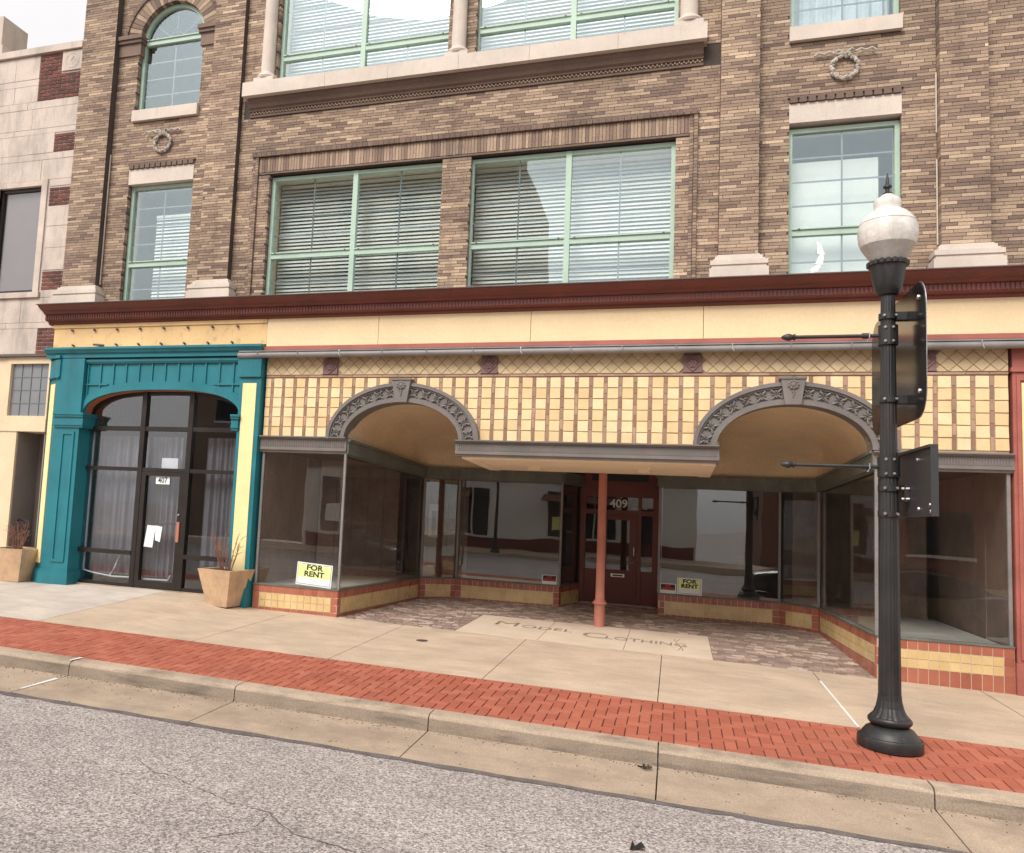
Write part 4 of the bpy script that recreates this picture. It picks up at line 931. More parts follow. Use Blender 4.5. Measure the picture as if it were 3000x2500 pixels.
MB().box(3.955, 4.425, Yd + .02, Yd + .026, .78, 1.85).build('pane', 'glassdark', lf)
MB().box(3.93, 4.53, Yd - .012, Yd - .001, zf + .1, .48).build('kick_panel', 'door', lf)
mb = MB(); mb.box(4.06, 4.34, Yd - .014, Yd - .001, .635, .70); mb.build('mail_slot', 'steel', lf); MB().box(4.09, 4.31, Yd - .018, Yd - .0145, .65, .682).build('slot_flap', 'dark', lf)
MB().tube([(4.53, Yd - .02, 1.30), (4.53, Yd - .06, 1.28), (4.53, Yd - .06, 1.1), (4.53, Yd - .02, 1.04)], .011, 8).build('pull_handle', 'steel', lf, smooth=True)
MB().tube([(4.55, Yd - .01, .955), (4.53, Yd - .06, .955), (4.44, Yd - .06, .945)], .014, 8).build('lever', 'steel', lf, smooth=True)
text('house_number', '409', .25, 'white', fr, upright(4.19, Yd - .012, 2.195), .002, bold=.004)
MB().box(4.5, 4.78, Yd + .03, Yd + .035, 2.09, 2.12).build('closer_arm', 'white', fr)
# fluted iron column under the canopy
c0 = (4.12, 2.06, zent(4.12, 2.06)); zt_ = 2.66 - c0[2]
mb = MB(); mb.lathe([(.10, 0), (.10, .02), (.094, .03), (.094, .36), (.104, .375)], c0, 32); cl = mb.build('column', 'colpaint', ts, smooth=True)
mb = MB(); mb.lathe([(.104, .376), (.122, .39), (.126, .405), (.115, .42), (.098, .43), (.1, .445), (.085, .46)], c0, 32); mb.build('column_ring', 'colpaint', cl, smooth=True)
mb = MB(); mb.lathe([(.08, .461), (.076, .6), (.072, zt_)], c0, 48, flute=lambda i, h: 1 - .07 * (i % 3 == 0)); mb.build('column_shaft', 'colpaint', cl)
# right-hand end pier
pier = MB().box(9.62, 10.25, -.02, .3, -.35, 4.52).build('pier', 'pinkred', ts)
mb = MB(); mb.box(9.60, 10.27, -.05, .2, 4.10, 4.16); mb.box(9.66, 9.70, -.045, .0, .3, 4.05); mb.box(10.15, 10.2, -.045, .0, .3, 4.05); mb.box(9.7, 10.15, -.045, 0, 3.98, 4.05); mb.box(9.6, 10.27, -.06, .1, -.3, .25)
mb.build('pier_moulding', 'pinkred', pier); MB().box(9.72, 10.13, -.028, -.021, .32, 3.95).build('pier_panel', 'paleyel', pier)
MB().box(10.26, 13.4, .02, .3, -.4, 4.52).build('side_wall', 'band', ts)

# ================================================================== TEAL SHOPFRONT (407)
tl = thing('teal_shopfront', 'teal painted shopfront with a flat arch, grey curtains and dark glazed door', 'shopfront', (-4.0, 0, .15))
def pier_(pts, z0, z1, nm='pilaster', m='teal', par=None): return MB().plan(pts, z0, z1).build(nm, m, par or tl)
lp = pier_([(-6.40, .3), (-6.37, .06), (-6.06, -.12), (-5.46, -.12), (-5.46, .3)], -.1, 4.44)
for z0, z1, o in ((-.1, .36, .05), (.36, .40, .03), (4.06, 4.09, .05), (4.09, 4.42, .03), (4.44, 4.50, .06)):
    xr = -5.46 + (o if z0 < 1 else -.0) if z0 < 1 else -6.0
    MB().plan([(-6.40 - o, .3), (-6.37 - o, .04), (-6.07 - o * .3, -.12 - o), (xr, -.12 - o), (xr, .3)], z0, z1).build('pilaster_band', 'teal', lp)
a, b = (-6.33, .037), (-6.12, -.085)
MB().wallbox(a, b, .50, 3.95, -.012, -.004).build('yellow_strip', 'paleyel', lp)
MB().box(-5.86, -5.80, -.142, -.12, .55, 3.02).build('panel_bead', 'teal', lp); MB().box(-5.60, -5.55, -.142, -.12, .55, 3.02).build('panel_bead', 'teal', lp)
MB().box(-5.80, -5.60, -.142, -.12, .55, .60).build('panel_bead', 'teal', lp); MB().box(-5.80, -5.60, -.142, -.12, 2.97, 3.02).build('panel_bead', 'teal', lp)
rp = pier_([(-2.06, .3), (-2.06, -.12), (-1.64, -.12), (-1.64, .3)], -.2, 4.44)
MB().plan([(-2.1, .25), (-2.1, -.16), (-1.635, -.16), (-1.635, .25)], -.2, .36).build('pilaster_band', 'teal', rp)
MB().plan([(-2.1, .25), (-2.1, -.16), (-1.635, -.16), (-1.635, .25)], 4.06, 4.42).build('pilaster_band', 'teal', rp)
MB().box(-1.99, -1.72, -.132, -.119, .5, 3.95).build('yellow_strip', 'paleyel', rp)
# spandrel with flat arch, battens, mouldings
ax, aw, az, ah = -3.76, 1.70, 3.32, .52
def arch_z(x, k=0):
    u = min(1, abs(x - ax) / (aw + k)); return az + (ah + k) * (1 - u ** 2.6) ** (1 / 2.6)
sp = MB(); n = 60
for i in range(n):
    xa, xb = -5.46 + 3.4 * i / n, -5.46 + 3.4 * (i + 1) / n
    sp.prism([(xa, arch_z(xa)), (xb, arch_z(xb)), (xb, 4.45), (xa, 4.45)], -.02, .16)
sp = sp.build('spandrel', 'teal', tl)
for k0, k1, y in ((.0, .10, -.07), (.10, .16, -.045)):
    m_ = MB()
    for i in range(n):
        t0, t1 = math.pi * i / n, math.pi * (i + 1) / n
        def Q(k, t):
            c, s = math.cos(t), math.sin(t); e = 2 / 2.6
            return (ax + (aw + k) * math.copysign(abs(c) ** e, c), az + (ah + k) * abs(s) ** e)
        m_.prism([Q(k0, t0), Q(k1, t0), Q(k1, t1), Q(k0, t1)], y, .0)
    m_.build('arch_moulding', 'teal', sp, smooth=True)
x = -5.42
while x < -2.1:
    z0 = max(3.70 if (x < -5.0 or x > -2.6) else 3.9, arch_z(x, .16) + .0)
    MB().box(x - .014, x + .014, -.045, -.02, z0, 4.34).build('batten', 'teal', sp); x += .288
for xa, xb in ((-5.70, -4.95), (-2.75, -2.07)): MB().box(xa, xb, -.05, -.02, 3.93, 3.96).build('spandrel_rail', 'teal', sp)
MB().box(-5.99, -5.461, -.10, .2, 3.36, 4.44).build('spandrel_stile', 'teal', sp)
MB().sweepx([(.1, 4.34), (-.06, 4.34), (-.09, 4.38), (-.09, 4.42), (.1, 4.42)], -5.98, -2.06).build('panel_head', 'teal', sp)
MB().sweepx([(.2, 4.451), (-.13, 4.451), (-.13, 4.52), (-.17, 4.54), (-.19, 4.575), (-.22, 4.60), (-.22, 4.64), (.2, 4.665)], -6.36, -1.63).build('fascia_cornice', 'teal', tl)
for xa, xb in ((-6.03, -5.38), (-2.16, -2.05)):
    mb = MB()
    for z0, z1, o in ((3.10, 3.14, .03), (3.14, 3.20, .05), (3.20, 3.30, .04), (3.30, 3.34, .07), (3.34, 3.38, .09)): mb.box(xa - .0, xb + o * .6, -.12 - o, .26, z0, z1)
    mb.build('impost', 'teal', tl)
MB().box(-6.30, XT0 - .022, -.05, .05, 4.667, 5.118).build('sign_band', 'ochre', tl)
MB().box(-6.31, XT0 - .022, -.075, .05, 5.05, 5.118).build('sign_band_trim', 'ochre', tl)
for i in range(8): MB().tube([(-5.85 + .52 * i, -.06, 5.0), (-5.85 + .52 * i, -.10, 5.0)], .022, 8).build('bolt', 'flash', tl)
for i in range(8): MB().tube([(-5.8 + .5 * i + (.2 if i == 1 else 0), -.06, 4.70), (-5.8 + .5 * i, -.11, 4.71)], .02, 8).build('bolt', 'flash', tl)
# reveal and glazing of dark bronze aluminium
yg = .15; gx = lambda v: FX(v, yg)
mb = MB()
for i in range(n):
    xa, xb = -5.46 + 3.4 * i / n, -5.46 + 3.4 * (i + 1) / n
    mb.add([(xa, -.01, arch_z(xa) - .002), (xb, -.01, arch_z(xb) - .002), (xb, .6, arch_z(xb) - .002), (xa, .6, arch_z(xa) - .002)], [(0, 1, 2, 3)])
mb.build('arch_reveal', 'orange', tl)
X0, Xa, Xb, X1 = gx(-5.42), gx(-4.11), gx(-3.09), gx(-2.0)
zb_, zl_, zt2, zt3 = .17, .80, 2.36, 3.13
f = MB()
for xx in (X0, X1): f.box(xx - .05, xx + .05, yg, yg + .10, zb_, 3.3)
for xx in (Xa, Xb): f.box(xx - .05, xx + .05, yg - .012, yg + .1, zb_, 3.84)
for a, b in ((X0, Xa), (Xa, Xb), (Xb, X1)):
    f.box(a + .05, b - .05, yg, yg + .1, zt3 - .04, zt3 + .04); f.box(a + .05, b - .05, yg, yg + .1, zt2 - .035, zt2 + .035)
    if a != Xa: f.box(a + .05, b - .05, yg - .03, yg + .1, zl_ - .045, zl_ + .035); f.box(a + .05, b - .05, yg, yg + .1, zb_, zb_ + .06)
gl = f.build('glazing_frame', 'alum', tl)
ah_ = MB()
for i in range(n):
    xa, xb = -5.46 + 3.4 * i / n, -5.46 + 3.4 * (i + 1) / n
    ah_.prism([(xa, arch_z(xa) - .07), (xb, arch_z(xb) - .07), (xb, arch_z(xb) + .05), (xa, arch_z(xa) + .05)], yg + .02, yg + .1)
ah_.build('arched_head', 'alum', gl)
def pane(xa, xb, za, zb, nm='pane', par=None): MB().box(xa, xb, yg + .045, yg + .052, za, zb).build(nm, 'glassdark', par or gl)
for a, b in ((X0, Xa), (Xb, X1)):
    pane(a + .05, b - .05, zb_ + .06, zl_ - .045); pane(a + .05, b - .05, zl_ + .035, zt2 - .035); pane(a + .05, b - .05, zt2 + .035, zt3 - .04)
pane(Xa + .05, Xb - .05, zt2 + .035, zt3 - .04)
for a, b in ((X0, Xa), (Xa, Xb), (Xb, X1)):
    m_ = MB(); k = 14
    for i in range(k):
        xa, xb = a + (b - a) * i / k, a + (b - a) * (i + 1) / k
        m_.prism([(xa, zt3 + .04), (xb, zt3 + .04), (xb, max(zt3 + .05, arch_z(xb) - .05)), (xa, max(zt3 + .05, arch_z(xa) - .05))], yg + .045, yg + .052)
    m_.build('arched_pane', 'glassdark', gl)
d = MB(); da, db = Xa + .055, Xb - .055
d.box(da, da + .09, yg - .005, yg + .07, zb_ + .01, zt2 - .04); d.box(db - .09, db, yg - .005, yg + .07, zb_ + .01, zt2 - .04); d.box(da + .09, db - .09, yg - .005, yg + .07, zb_ + .01, zb_ + .14); d.box(da + .09, db - .09, yg - .005, yg + .07, zt2 - .11, zt2 - .04)
d = d.build('door', 'alum', tl); pane(da + .09, db - .09, zb_ + .14, zt2 - .11, 'pane', d)
MB().box(db - .075, db - .015, yg - .03, yg - .006, 1.05, 1.42).build('pull_plate', 'colpaint', d); MB().tube([(db - .05, yg - .01, 1.55), (db - .05, yg - .03, 1.55)], .018, 10).build('lock', 'steel', d)
MB().tube([(da + .1, yg + .075, 1.36), (db - .1, yg + .075, 1.38)], .014, 8).build('push_bar', 'alum', d)
pl_ = MB().box(-4.02 + .15, -3.72 + .15, yg + .032, yg + .038, 2.10, 2.235).build('number_plate', 'signwhite', d)
text('house_number', '407', .15, 'ink', d, upright(-3.72, yg + .029, 2.168, 0, R(3)), .001, sx=.9, bold=.001)
n1 = MB(); n1.hexa([(-4.03, yg + .033, .93), (-3.84, yg + .033, .92), (-3.84, yg + .036, .92), (-4.03, yg + .036, .93)], [(-3.98, yg + .033, 1.33), (-3.80, yg + .033, 1.32), (-3.80, yg + .036, 1.32), (-3.98, yg + .036, 1.33)]); n1.build('notice', 'paper', d)
n1 = MB(); n1.hexa([(-3.80, yg + .039, 1.06), (-3.69, yg + .039, 1.03), (-3.69, yg + .041, 1.03), (-3.80, yg + .041, 1.06)], [(-3.81, yg + .039, 1.33), (-3.66, yg + .039, 1.31), (-3.66, yg + .041, 1.31), (-3.81, yg + .041, 1.33)]); n1.build('notice', 'paper', d)
MB().box(-3.79, -3.44, yg + .06, yg + .2, zt2 + .036, zt2 + .23).build('paper_box', 'paper', gl)
for xa, xb, y in ((X0 + .12, Xa + .0, .42), (Xa + .02, Xb - .30, .46), (Xb + .22, X1 + .1, .42)):
    MB().grid(lambda u, v: (xa + (xb - xa) * u, y + .035 * math.sin(u * 31) + .02 * math.sin(u * 67 + 1), .36 + (3.0 - .36) * v), 90, 2).build('curtain', 'curtain', gl, smooth=True)
mb = MB()
for P in ([(X0 + .12, .3, .40), (X0 + .35, .3, .36), (Xa - .55, .3, .32), (Xa - .1, .3, .33)], [(Xa - .6, .3, .34), (Xa - .5, .3, .50), (Xa - .42, .3, .72)], [(Xa + .15, .3, .32), (Xb - .35, .3, .33), (Xb - .3, .3, .42)], [(Xb - .12, .3, .3), (Xb - .15, .3, .7), (Xb - .13, .3, 1.3)]):
    mb = MB().tube(P, .016, 6).build('white_cable', 'paper', gl)
MB().box(X0 + .09, X0 + .115, .3, .33, .4, 3.05).build('light_strip', 'paper', gl)
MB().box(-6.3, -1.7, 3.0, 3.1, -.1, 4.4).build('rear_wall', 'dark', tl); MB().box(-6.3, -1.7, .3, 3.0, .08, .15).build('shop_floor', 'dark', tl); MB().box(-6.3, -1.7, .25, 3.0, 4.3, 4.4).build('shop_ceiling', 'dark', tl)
MB().box(-6.35, -6.25, .31, 3.0, -.1, 4.3).build('party_wall', 'oppwhite', tl)
MB().box(X0 - .08, X1 + .06, yg - .05, yg + .14, .06, zb_ - .001).build('threshold', 'kerb', tl)

# ================================================================== STONE BUILDING on the left
sb = thing('stone_building', 'weathered limestone building with dark red brick patches and a brown shaded window', 'building', (-8.5, 1, .15))
YS = .06
MB().box(-12.5, -6.285, YS + .012, .5, 4.52, 8.18).build('wall_core', 'limemortar', sb) if False else None
core = MB()
for c in cells(-12.5, -6.285, 4.5, 10.92, [(-8.12, -6.98, 5.86, 8.08)]): core.box(c[0], c[1], YS + .012, .5, c[2], c[3])
core.build('wall_core', 'limemortar', sb)
def block(x0, x1, z0, z1, y=YS): MB().box(x0 + .004, x1 - .004, y + random.uniform(-.004, .004), y + .1, z0 + .004, z1 - .004).build('stone_block', 'oldstone', sb)
R_ = -6.287
def rowb(z0, z1, xs):
    for a, b in zip(xs, xs[1:]): block(a, b, z0, z1)
rowb(10.40, 10.90, (-12.4, -10.6, -9.3, -8.0, -7.37)); rowb(10.26, 10.40, (-12.4, -9.9, -7.37)); rowb(9.90, 10.26, (-12.4, -10.4, -8.9, -7.98, -7.37))
rowb(9.74, 9.90, (-12.4, -9.4, -7.6, R_)); rowb(9.30, 9.74, (-12.4, -10.4, -9.0, -7.45, R_)); rowb(9.18, 9.30, (-12.4, -9.8, -7.9, R_))
rowb(8.76, 9.18, (-12.4, -10.4, -9.0, -7.5, -6.83)); rowb(8.62, 8.76, (-12.4, -9.6, R_ - .3, R_)); rowb(8.19, 8.62, (-12.4, -10.0, -8.2, -7.1, R_))
rowb(8.04, 8.19, (-6.84, R_)); rowb(7.2, 7.62, (-6.84, R_)); rowb(6.75, 7.2, (-6.84, R_)); rowb(6.29, 6.75, (-6.84, R_)); rowb(5.73, 5.88, (-6.84, R_))
rowb(7.0, 8.19, (-12.4, -10.4, -8.3)); rowb(5.86, 7.0, (-12.4, -9.6, -8.3))
rowb(5.22, 5.73, (-12.4, -10.0, -8.5, -7.3, -6.74, R_)); rowb(5.10, 5.22, (-12.4, -9.3, -7.64, R_)); rowb(4.58, 5.10, (-12.4, -10.2, -9.0, -7.43, -6.82))
block(-6.80, R_, 10.48, 10.90, YS - .01)
md = MB(); mc = (-6.54, YS - .015, 10.69)
for i in range(24):
    t0, t1 = 2 * math.pi * i / 24, 2 * math.pi * (i + 1) / 24; md.prism([(mc[0] + r * math.cos(t), mc[2] + r * math.sin(t)) for r, t in ((.145, t0), (.165, t0), (.165, t1), (.145, t1))], YS - .018, YS)
md.tube([(mc[0] - .05, YS - .006, 10.60), (mc[0] - .03, YS - .008, 10.70), (mc[0] + .03, YS - .008, 10.76), (mc[0] + .06, YS - .006, 10.68), (mc[0], YS - .006, 10.62)], .014, 6); md.build('medallion', 'oldstone', sb, smooth=True)
def patch(x0, x1, z0, z1, hole=None):
    z = z0 + .008; k = 0; h = .0775
    while z < z1 - .03:
        x = x0 - (.12 if k % 2 else 0)
        while x < x1:
            s, e = max(x, x0), min(x + .235, x1); zt = min(z + h - .021, z1)
            if hole and s < hole[1] and e > hole[0] and z < hole[3] and zt > hole[2]: e = min(e, hole[0] - .006)
            if e - s > .03: MB().box(s + .009, e - .009, YS - .002 + random.uniform(-.003, .003), YS + .06, z, zt, random.random()).build('red_brick', 'redbrick', sb)
            x += .235
        z += h; k += 1
patch(-7.37, R_, 9.905, 10.90, (-6.80, R_, 10.48, 10.9)); patch(-6.83, R_, 8.765, 9.175); patch(-6.84, R_, 7.625, 8.035); patch(-6.84, R_, 5.885, 6.285); patch(-6.82, R_, 4.58, 5.095)
MB().box(-12.5, R_, YS - .06, .5, 10.92, 11.06).build('coping', 'oldstone', sb)
mb = MB(); mb.box(-9.6, -8.62, .2, .9, 11.06, 12.05); mb.box(-9.66, -8.52, .14, .96, 11.06, 11.35); mb.build('chimney', 'oldstone', sb)
# window with brown roller shade
wx0, wx1, wz0, wz1 = -8.12, -7.03, 5.86, 8.07
fr = MB(); fr.box(wx0 - .16, wx0, YS - .02, YS + .12, wz0 - .1, wz1 + .11); fr.box(wx1, wx1 + .14, YS - .02, YS + .12, wz0 - .1, wz1 + .11); fr.box(wx0, wx1, YS - .02, YS + .12, wz1, wz1 + .11); fr.box(wx0 - .2, wx1 + .18, YS - .05, YS + .12, wz0 - .13, wz0 - .02)
fr = fr.build('window_surround', 'oldstone', sb)
f2 = MB(); f2.box(wx0, wx0 + .06, YS + .06, YS + .16, wz0, wz1); f2.box(wx1 - .05, wx1, YS + .06, YS + .16, wz0, wz1); f2.box(wx0 + .06, wx1 - .05, YS + .06, YS + .16, wz1 - .07, wz1); f2.box(wx0 + .06, wx1 - .05, YS + .06, YS + .16, wz0 - .02, wz0 + .05)
f2.build('sash', 'alum', fr); MB().box(wx0 + .06, wx1 - .05, YS + .14, YS + .145, wz0 + .05, wz1 - .07).build('roller_shade', 'shade', fr); MB().box(wx0 + .06, wx1 - .05, YS + .10, YS + .106, wz0 + .05, wz1 - .07).build('pane', 'glassdark', fr)
# its little shopfront: flashing, transom window, lintel, pier and recessed grey doorway
MB().box(-12.5, -6.40, YS - .09, .4, 4.515, 4.565).build('shop_flashing', 'flash', sb)
tw0, tw1, tz0, tz1 = -7.38, -6.44, 3.33, 4.38
f = MB(); f.box(-7.48, tw0, YS - .02, YS + .15, 3.27, 4.51); f.box(tw1, -6.40, YS - .02, YS + .15, 3.27, 4.51); f.box(tw0, tw1, YS - .02, YS + .15, tz1, 4.51); f.box(tw0, tw1, YS - .02, YS + .15, 3.27, tz0)
f = f.build('transom_frame', 'creamp', sb); MB().box(tw0, tw1, YS + .05, YS + .06, tz0, tz1).build('obscured_pane', 'frostpane', f)
for k in range(1, 4): MB().box(tw0 + (tw1 - tw0) * k / 4 - .008, tw0 + (tw1 - tw0) * k / 4 + .008, YS + .035, YS + .049, tz0, tz1).build('glazing_bar', 'muntin', f); MB().box(tw0, tw1, YS + .04, YS + .0495, tz0 + (tz1 - tz0) * k / 4 - .008, tz0 + (tz1 - tz0) * k / 4 + .008).build('glazing_bar', 'muntin', f)
MB().box(-12.4, -6.40, YS - .03, YS + .5, 3.02, 3.268).build('lintel', 'creamp', sb); MB().box(-12.4, -7.485, YS - .005, YS + .4, 3.27, 4.51).build('fascia', 'creamp', sb)
MB().box(-7.6, -7.10, YS - .01, YS + .75, -.1, 3.018).build('pier', 'creamp', sb); MB().box(-12.4, -7.605, YS + .1, YS + .4, -.1, 3.018).build('shop_wall', 'creamp', sb)
MB().box(-7.1, -6.42, YS + .62, YS + .7, -.1, 3.018).build('door', 'greydoor', sb); MB().box(-6.98, -6.5, YS + .60, YS + .619, .3, 1.72).build('door_panel', 'greydoor', sb); MB().box(-7.099, -7.085, YS + .03, YS + .62, -.1, 3.017).build('door_reveal', 'greydoor', sb); MB().box(-6.44, -6.41, YS + .02, YS + .62, -.1, 3.018).build('door_reveal', 'greydoor', sb)
MB().box(-12.5, -6.4, 3.5, 3.7, -.1, 11).build('rear_wall', 'dark', sb)

# ================================================================== BUILDINGS ACROSS THE STREET (seen in the glass)
def far_block(name, label, x0, x1, z1, y, wm, wins, extra=None):
    t = thing(name, label, 'building', ((x0 + x1) / 2, y, -.2))
    MB().box(x0, x1, y - 10, y, -.3, z1).build('wall', wm, t)
    MB().box(x0 - .2, x1 + .2, y - .3, y + .3, z1 - .5, z1).build('cornice', wm, t)
    for (a, b, c, d_) in wins: 
        w_ = MB().box(a, b, y, y + .06, c, d_).build('window', 'ink', t); MB().box(a - .08, b + .08, y + .001, y + .12, c - .12, c).build('sill', 'oppwhite', w_)
    if extra: extra(t)
    return t
def ex1(t):
    for a, b in ((-11, -8.2), (-7.2, -4.6), (-1.3, 2.2)):
        for k in (.33, .66): MB().box(a + (b - a) * k - .04, a + (b - a) * k + .04, -23.94, -23.88, .7, 3.2).build('mullion', 'oppwhite', t)
        MB().box(a + .25, a + .9, -23.935, -23.92, 1.1, 1.9).build('window_poster', 'signyel' if a > -2 else 'paper', t)
    MB().box(-11.9, 6.3, -23.99, -23.85, 3.75, 4.4).build('sign_fascia', 'oppbrick', t); MB().box(3.45, 4.55, -23.935, -23.9, 2.4, 2.5).build('door_head', 'oppred', t)
    for a, b in ((-9.5, -5.5), (-1.5, 2.5)):
        MB().hexa([(a, -23.9, 3.0), (b, -23.9, 3.0), (b, -23.8, 3.0), (a, -23.8, 3.0)], [(a, -22.6, 2.6), (b, -22.6, 2.6), (b, -22.58, 2.64), (a, -22.58, 2.64)]).build('awning', 'oppred', t)
    MB().box(-11.8, 6.3, -24.0, -23.93, -.2, .55).build('plinth', 'door', t)
far_block('white_shop', 'low white stucco shop across the street, mirrored in the display glass', -12, 6.4, 5.2, -24, 'oppwhite', [(-11, -8.2, .7, 3.2), (-7.2, -4.6, .7, 3.2), (-1.3, 2.2, .7, 3.2), (3.4, 4.6, -.1, 2.4)], ex1)
far_block('tall_brick_block', 'tall tan brick block across the street, mirrored in the upper windows', -22, -2.8, 21, -29, 'oppbrick', [(x, x + 1.4, z, z + 2) for x in (-20.5, -17, -13.5, -10, -6.8) for z in (6.5, 10.3, 14.1, 17.6)])
far_block('red_brick_shop', 'red brick shop across the street, mirrored in the right display window', 9.5, 34, 8.5, -24, 'oppred', [(x, x + 2.2, z, z + 1.8) for x in (10.5, 14, 18, 22) for z in (1.0, 4.8)])

# ================================================================== STREET LAMP with banner arms, and the sign panels on it
LX, LY = 7.34, -3.75; LZ = zbrk(LX, LY)
lamp = thing('street_lamp', 'black iron street lamp with white acorn globe and two banner arms by the kerb', 'street lamp', (LX, LY, LZ))
P0 = (LX, LY, LZ)
fl = lambda n_, d_: (lambda i, h: 1 - d_ * (i % n_ == 0))
MB().lathe([(.275, 0), (.28, .01), (.28, .095), (.272, .11), (.255, .115), (.235, .145), (.205, .185), (.17, .205), (.155, .215)], P0, 40).build('base', 'iron', lamp, smooth=True)
MB().lathe([(.15, .215), (.17, .225), (.187, .245), (.19, .265), (.182, .285), (.172, .292)], P0, 40).build('base_ring', 'iron', lamp, smooth=True)
MB().lathe([(.172, .293), (.168, .30), (.14, .33), (.12, .38), (.105, .45), (.1, .50)], P0, 48, flute=fl(3, .05)).build('fluted_flare', 'iron', lamp)
MB().lathe([(.098, .501), (.092, 1.2), (.085, 2.2), (.072, 3.2), (.064, 4.42)], P0, 48, flute=fl(4, .06)).build('pole', 'iron', lamp)
MB().lathe([(.066, 4.421), (.09, 4.43), (.1, 4.45), (.115, 4.47), (.13, 4.52), (.145, 4.60), (.158, 4.70), (.165, 4.745)], P0, 40).build('globe_cup', 'iron', lamp, smooth=True)
mb = MB(); zc_ = LZ + 4.745
for i in range(18):
    t = 2 * math.pi * i / 18; mb.lathe([(.03, -.02), (.032, .012), (.015, .03)], (LX + .162 * math.cos(t), LY + .162 * math.sin(t), zc_), 8)
mb.build('scalloped_rim', 'iron', lamp, smooth=True, kind='stuff')
MB().lathe([(.135, 4.746), (.165, 4.80), (.21, 4.87), (.245, 4.93)], P0, 40).build('globe_skirt', 'globe2', lamp, smooth=True)
MB().lathe([(.245, 4.931), (.262, 4.98), (.27, 5.05), (.268, 5.11), (.255, 5.16), (.258, 5.165)], P0, 40).build('globe', 'globe', lamp, smooth=True)
MB().lathe([(.257, 5.166), (.24, 5.20), (.20, 5.25), (.16, 5.285), (.125, 5.30), (.118, 5.315), (.122, 5.34), (.125, 5.375), (.118, 5.41), (.10, 5.43), (.07, 5.45), (.055, 5.465), (.04, 5.475)], P0, 40).build('globe_cap', 'globe', lamp, smooth=True)
MB().lathe([(.04, 5.476), (.045, 5.485), (.02, 5.50), (.02, 5.53), (.042, 5.55), (.038, 5.565), (.018, 5.58), (.016, 5.62), (.003, 5.70)], P0, 16).build('finial', 'iron', lamp, smooth=True)
for z in (3.83, 2.51):
    r_ = .076 if z > 3 else .086
    MB().lathe([(r_, -.10), (r_ + .012, -.10), (r_ + .012, .10), (r_, .10)], (LX, LY, z), 24).build('arm_clamp', 'iron', lamp)
    am = MB().tube([(LX - .05, LY, z), (LX - .85, LY, z)], .019, 10).build('banner_arm', 'iron', lamp, smooth=True)
    MB().lathe([(.02, 0), (.034, -.008), (.034, -.02), (.024, -.028), (.038, -.06), (.036, -.085), (.02, -.125), (.004, -.14)], (LX - .84, LY, z), 14, axis='x').build('arm_finial', 'iron', am, smooth=True)
    MB().lathe([(.03, -.03), (.03, .03)], (LX - .2, LY, z), 12, axis='x').build('arm_collar', 'iron', am)
    MB().tube([(LX - .17, LY - .03, z + .03), (LX - .17, LY - .035, z - .02), (LX - .19, LY - .03, z - .055)], .007, 6).build('shackle', 'steel', am)
    for dx, dz in ((-.04, .07), (.03, .07), (-.04, -.07), (.03, -.07)): MB().lathe([(.012, -.01), (.016, 0), (.008, .012)], (LX + dx, LY - r_ - .012, z + dz), 8, axis='y').build('bolt', 'steel', lamp)
for z, r_ in ((4.02, .074), (3.18, .078), (2.3, .086), (2.05, .087)):
    MB().lathe([(r_, -.03), (r_ + .01, -.03), (r_ + .01, .03), (r_, .03)], (LX, LY, z), 24).build('strap', 'iron', lamp)
    for dx in (-.05, .055): MB().lathe([(.012, -.01), (.016, 0), (.008, .014)], (LX + dx, LY - r_ - .012, z), 8, axis='y').build('bolt', 'steel', lamp)
def rrect(y0, y1, z0, z1, r):
    pts = []
    for cy, cz, a in ((y1 - r, z0 + r, -90), (y1 - r, z1 - r, 0), (y0 + r, z1 - r, 90), (y0 + r, z0 + r, 180)):
        for k in range(9): t = R(a + 90 * k / 8); pts.append((cy + r * math.cos(t), cz + r * math.sin(t)))
    return pts
def yzprism(mb, pts, x0, x1):
    n = len(pts); return mb.add([(x0, y, z) for y, z in pts] + [(x1, y, z) for y, z in pts], [tuple(range(n - 1, -1, -1)), tuple(range(n, 2 * n))] + [(i, (i + 1) % n, n + (i + 1) % n, n + i) for i in range(n)])
s1 = thing('sign_panel', 'large gloss black panel with rounded corners, edge on, behind the top of the lamp pole', 'sign', (7.5, -3.3, 2.95))
yzprism(MB(), rrect(-4.405, -2.25, 2.955, 4.25, .26), 7.497, 7.505).build('panel', 'panelblk', s1); yzprism(MB(), rrect(-4.41, -2.245, 2.95, 4.255, .26), 7.506, 7.512).build('edge_sheet', 'steel', s1)
for y, z in ((-4.2, 4.1), (-4.22, 3.2), (-2.75, 3.1), (-2.7, 4.05)): MB().lathe([(.02, -.012), (.024, -.004), (.024, .0)], (7.496, y, z), 10, axis='x').build('rivet', 'steel', s1)
for z in (4.02, 3.18): MB().box(7.40, 7.496, LY - .05, LY + .05, z - .04, z + .04).build('bracket', 'iron', s1)
s2 = thing('sign_panel', 'plain dark grey sign box seen from behind, bolted lower on the lamp pole', 'sign', (7.5, -4.0, 2.03))
MB().box(7.5, 7.535, -4.6, -3.45, 2.03, 2.64).build('panel', 'panelgry', s2); MB().box(7.47, 7.54, -4.61, -3.44, 2.641, 2.665).build('top_lip', 'panelgry', s2); MB().box(7.48, 7.54, -4.61, -4.601, 2.03, 2.64).build('edge_lip', 'panelgry', s2)
for y, z in ((-4.12, 2.56), (-4.15, 2.1), (-4.52, 2.13), (-4.54, 2.07)): MB().lathe([(.018, -.012), (.02, 0)], (7.499, y, z), 10, axis='x').build('rivet', 'steel', s2)
for z in (2.3, 2.2): MB().tube([(7.44, LY - .06, z), (7.5, LY - .1, z)], .012, 8).build('bracket_bolt', 'steel', s2)
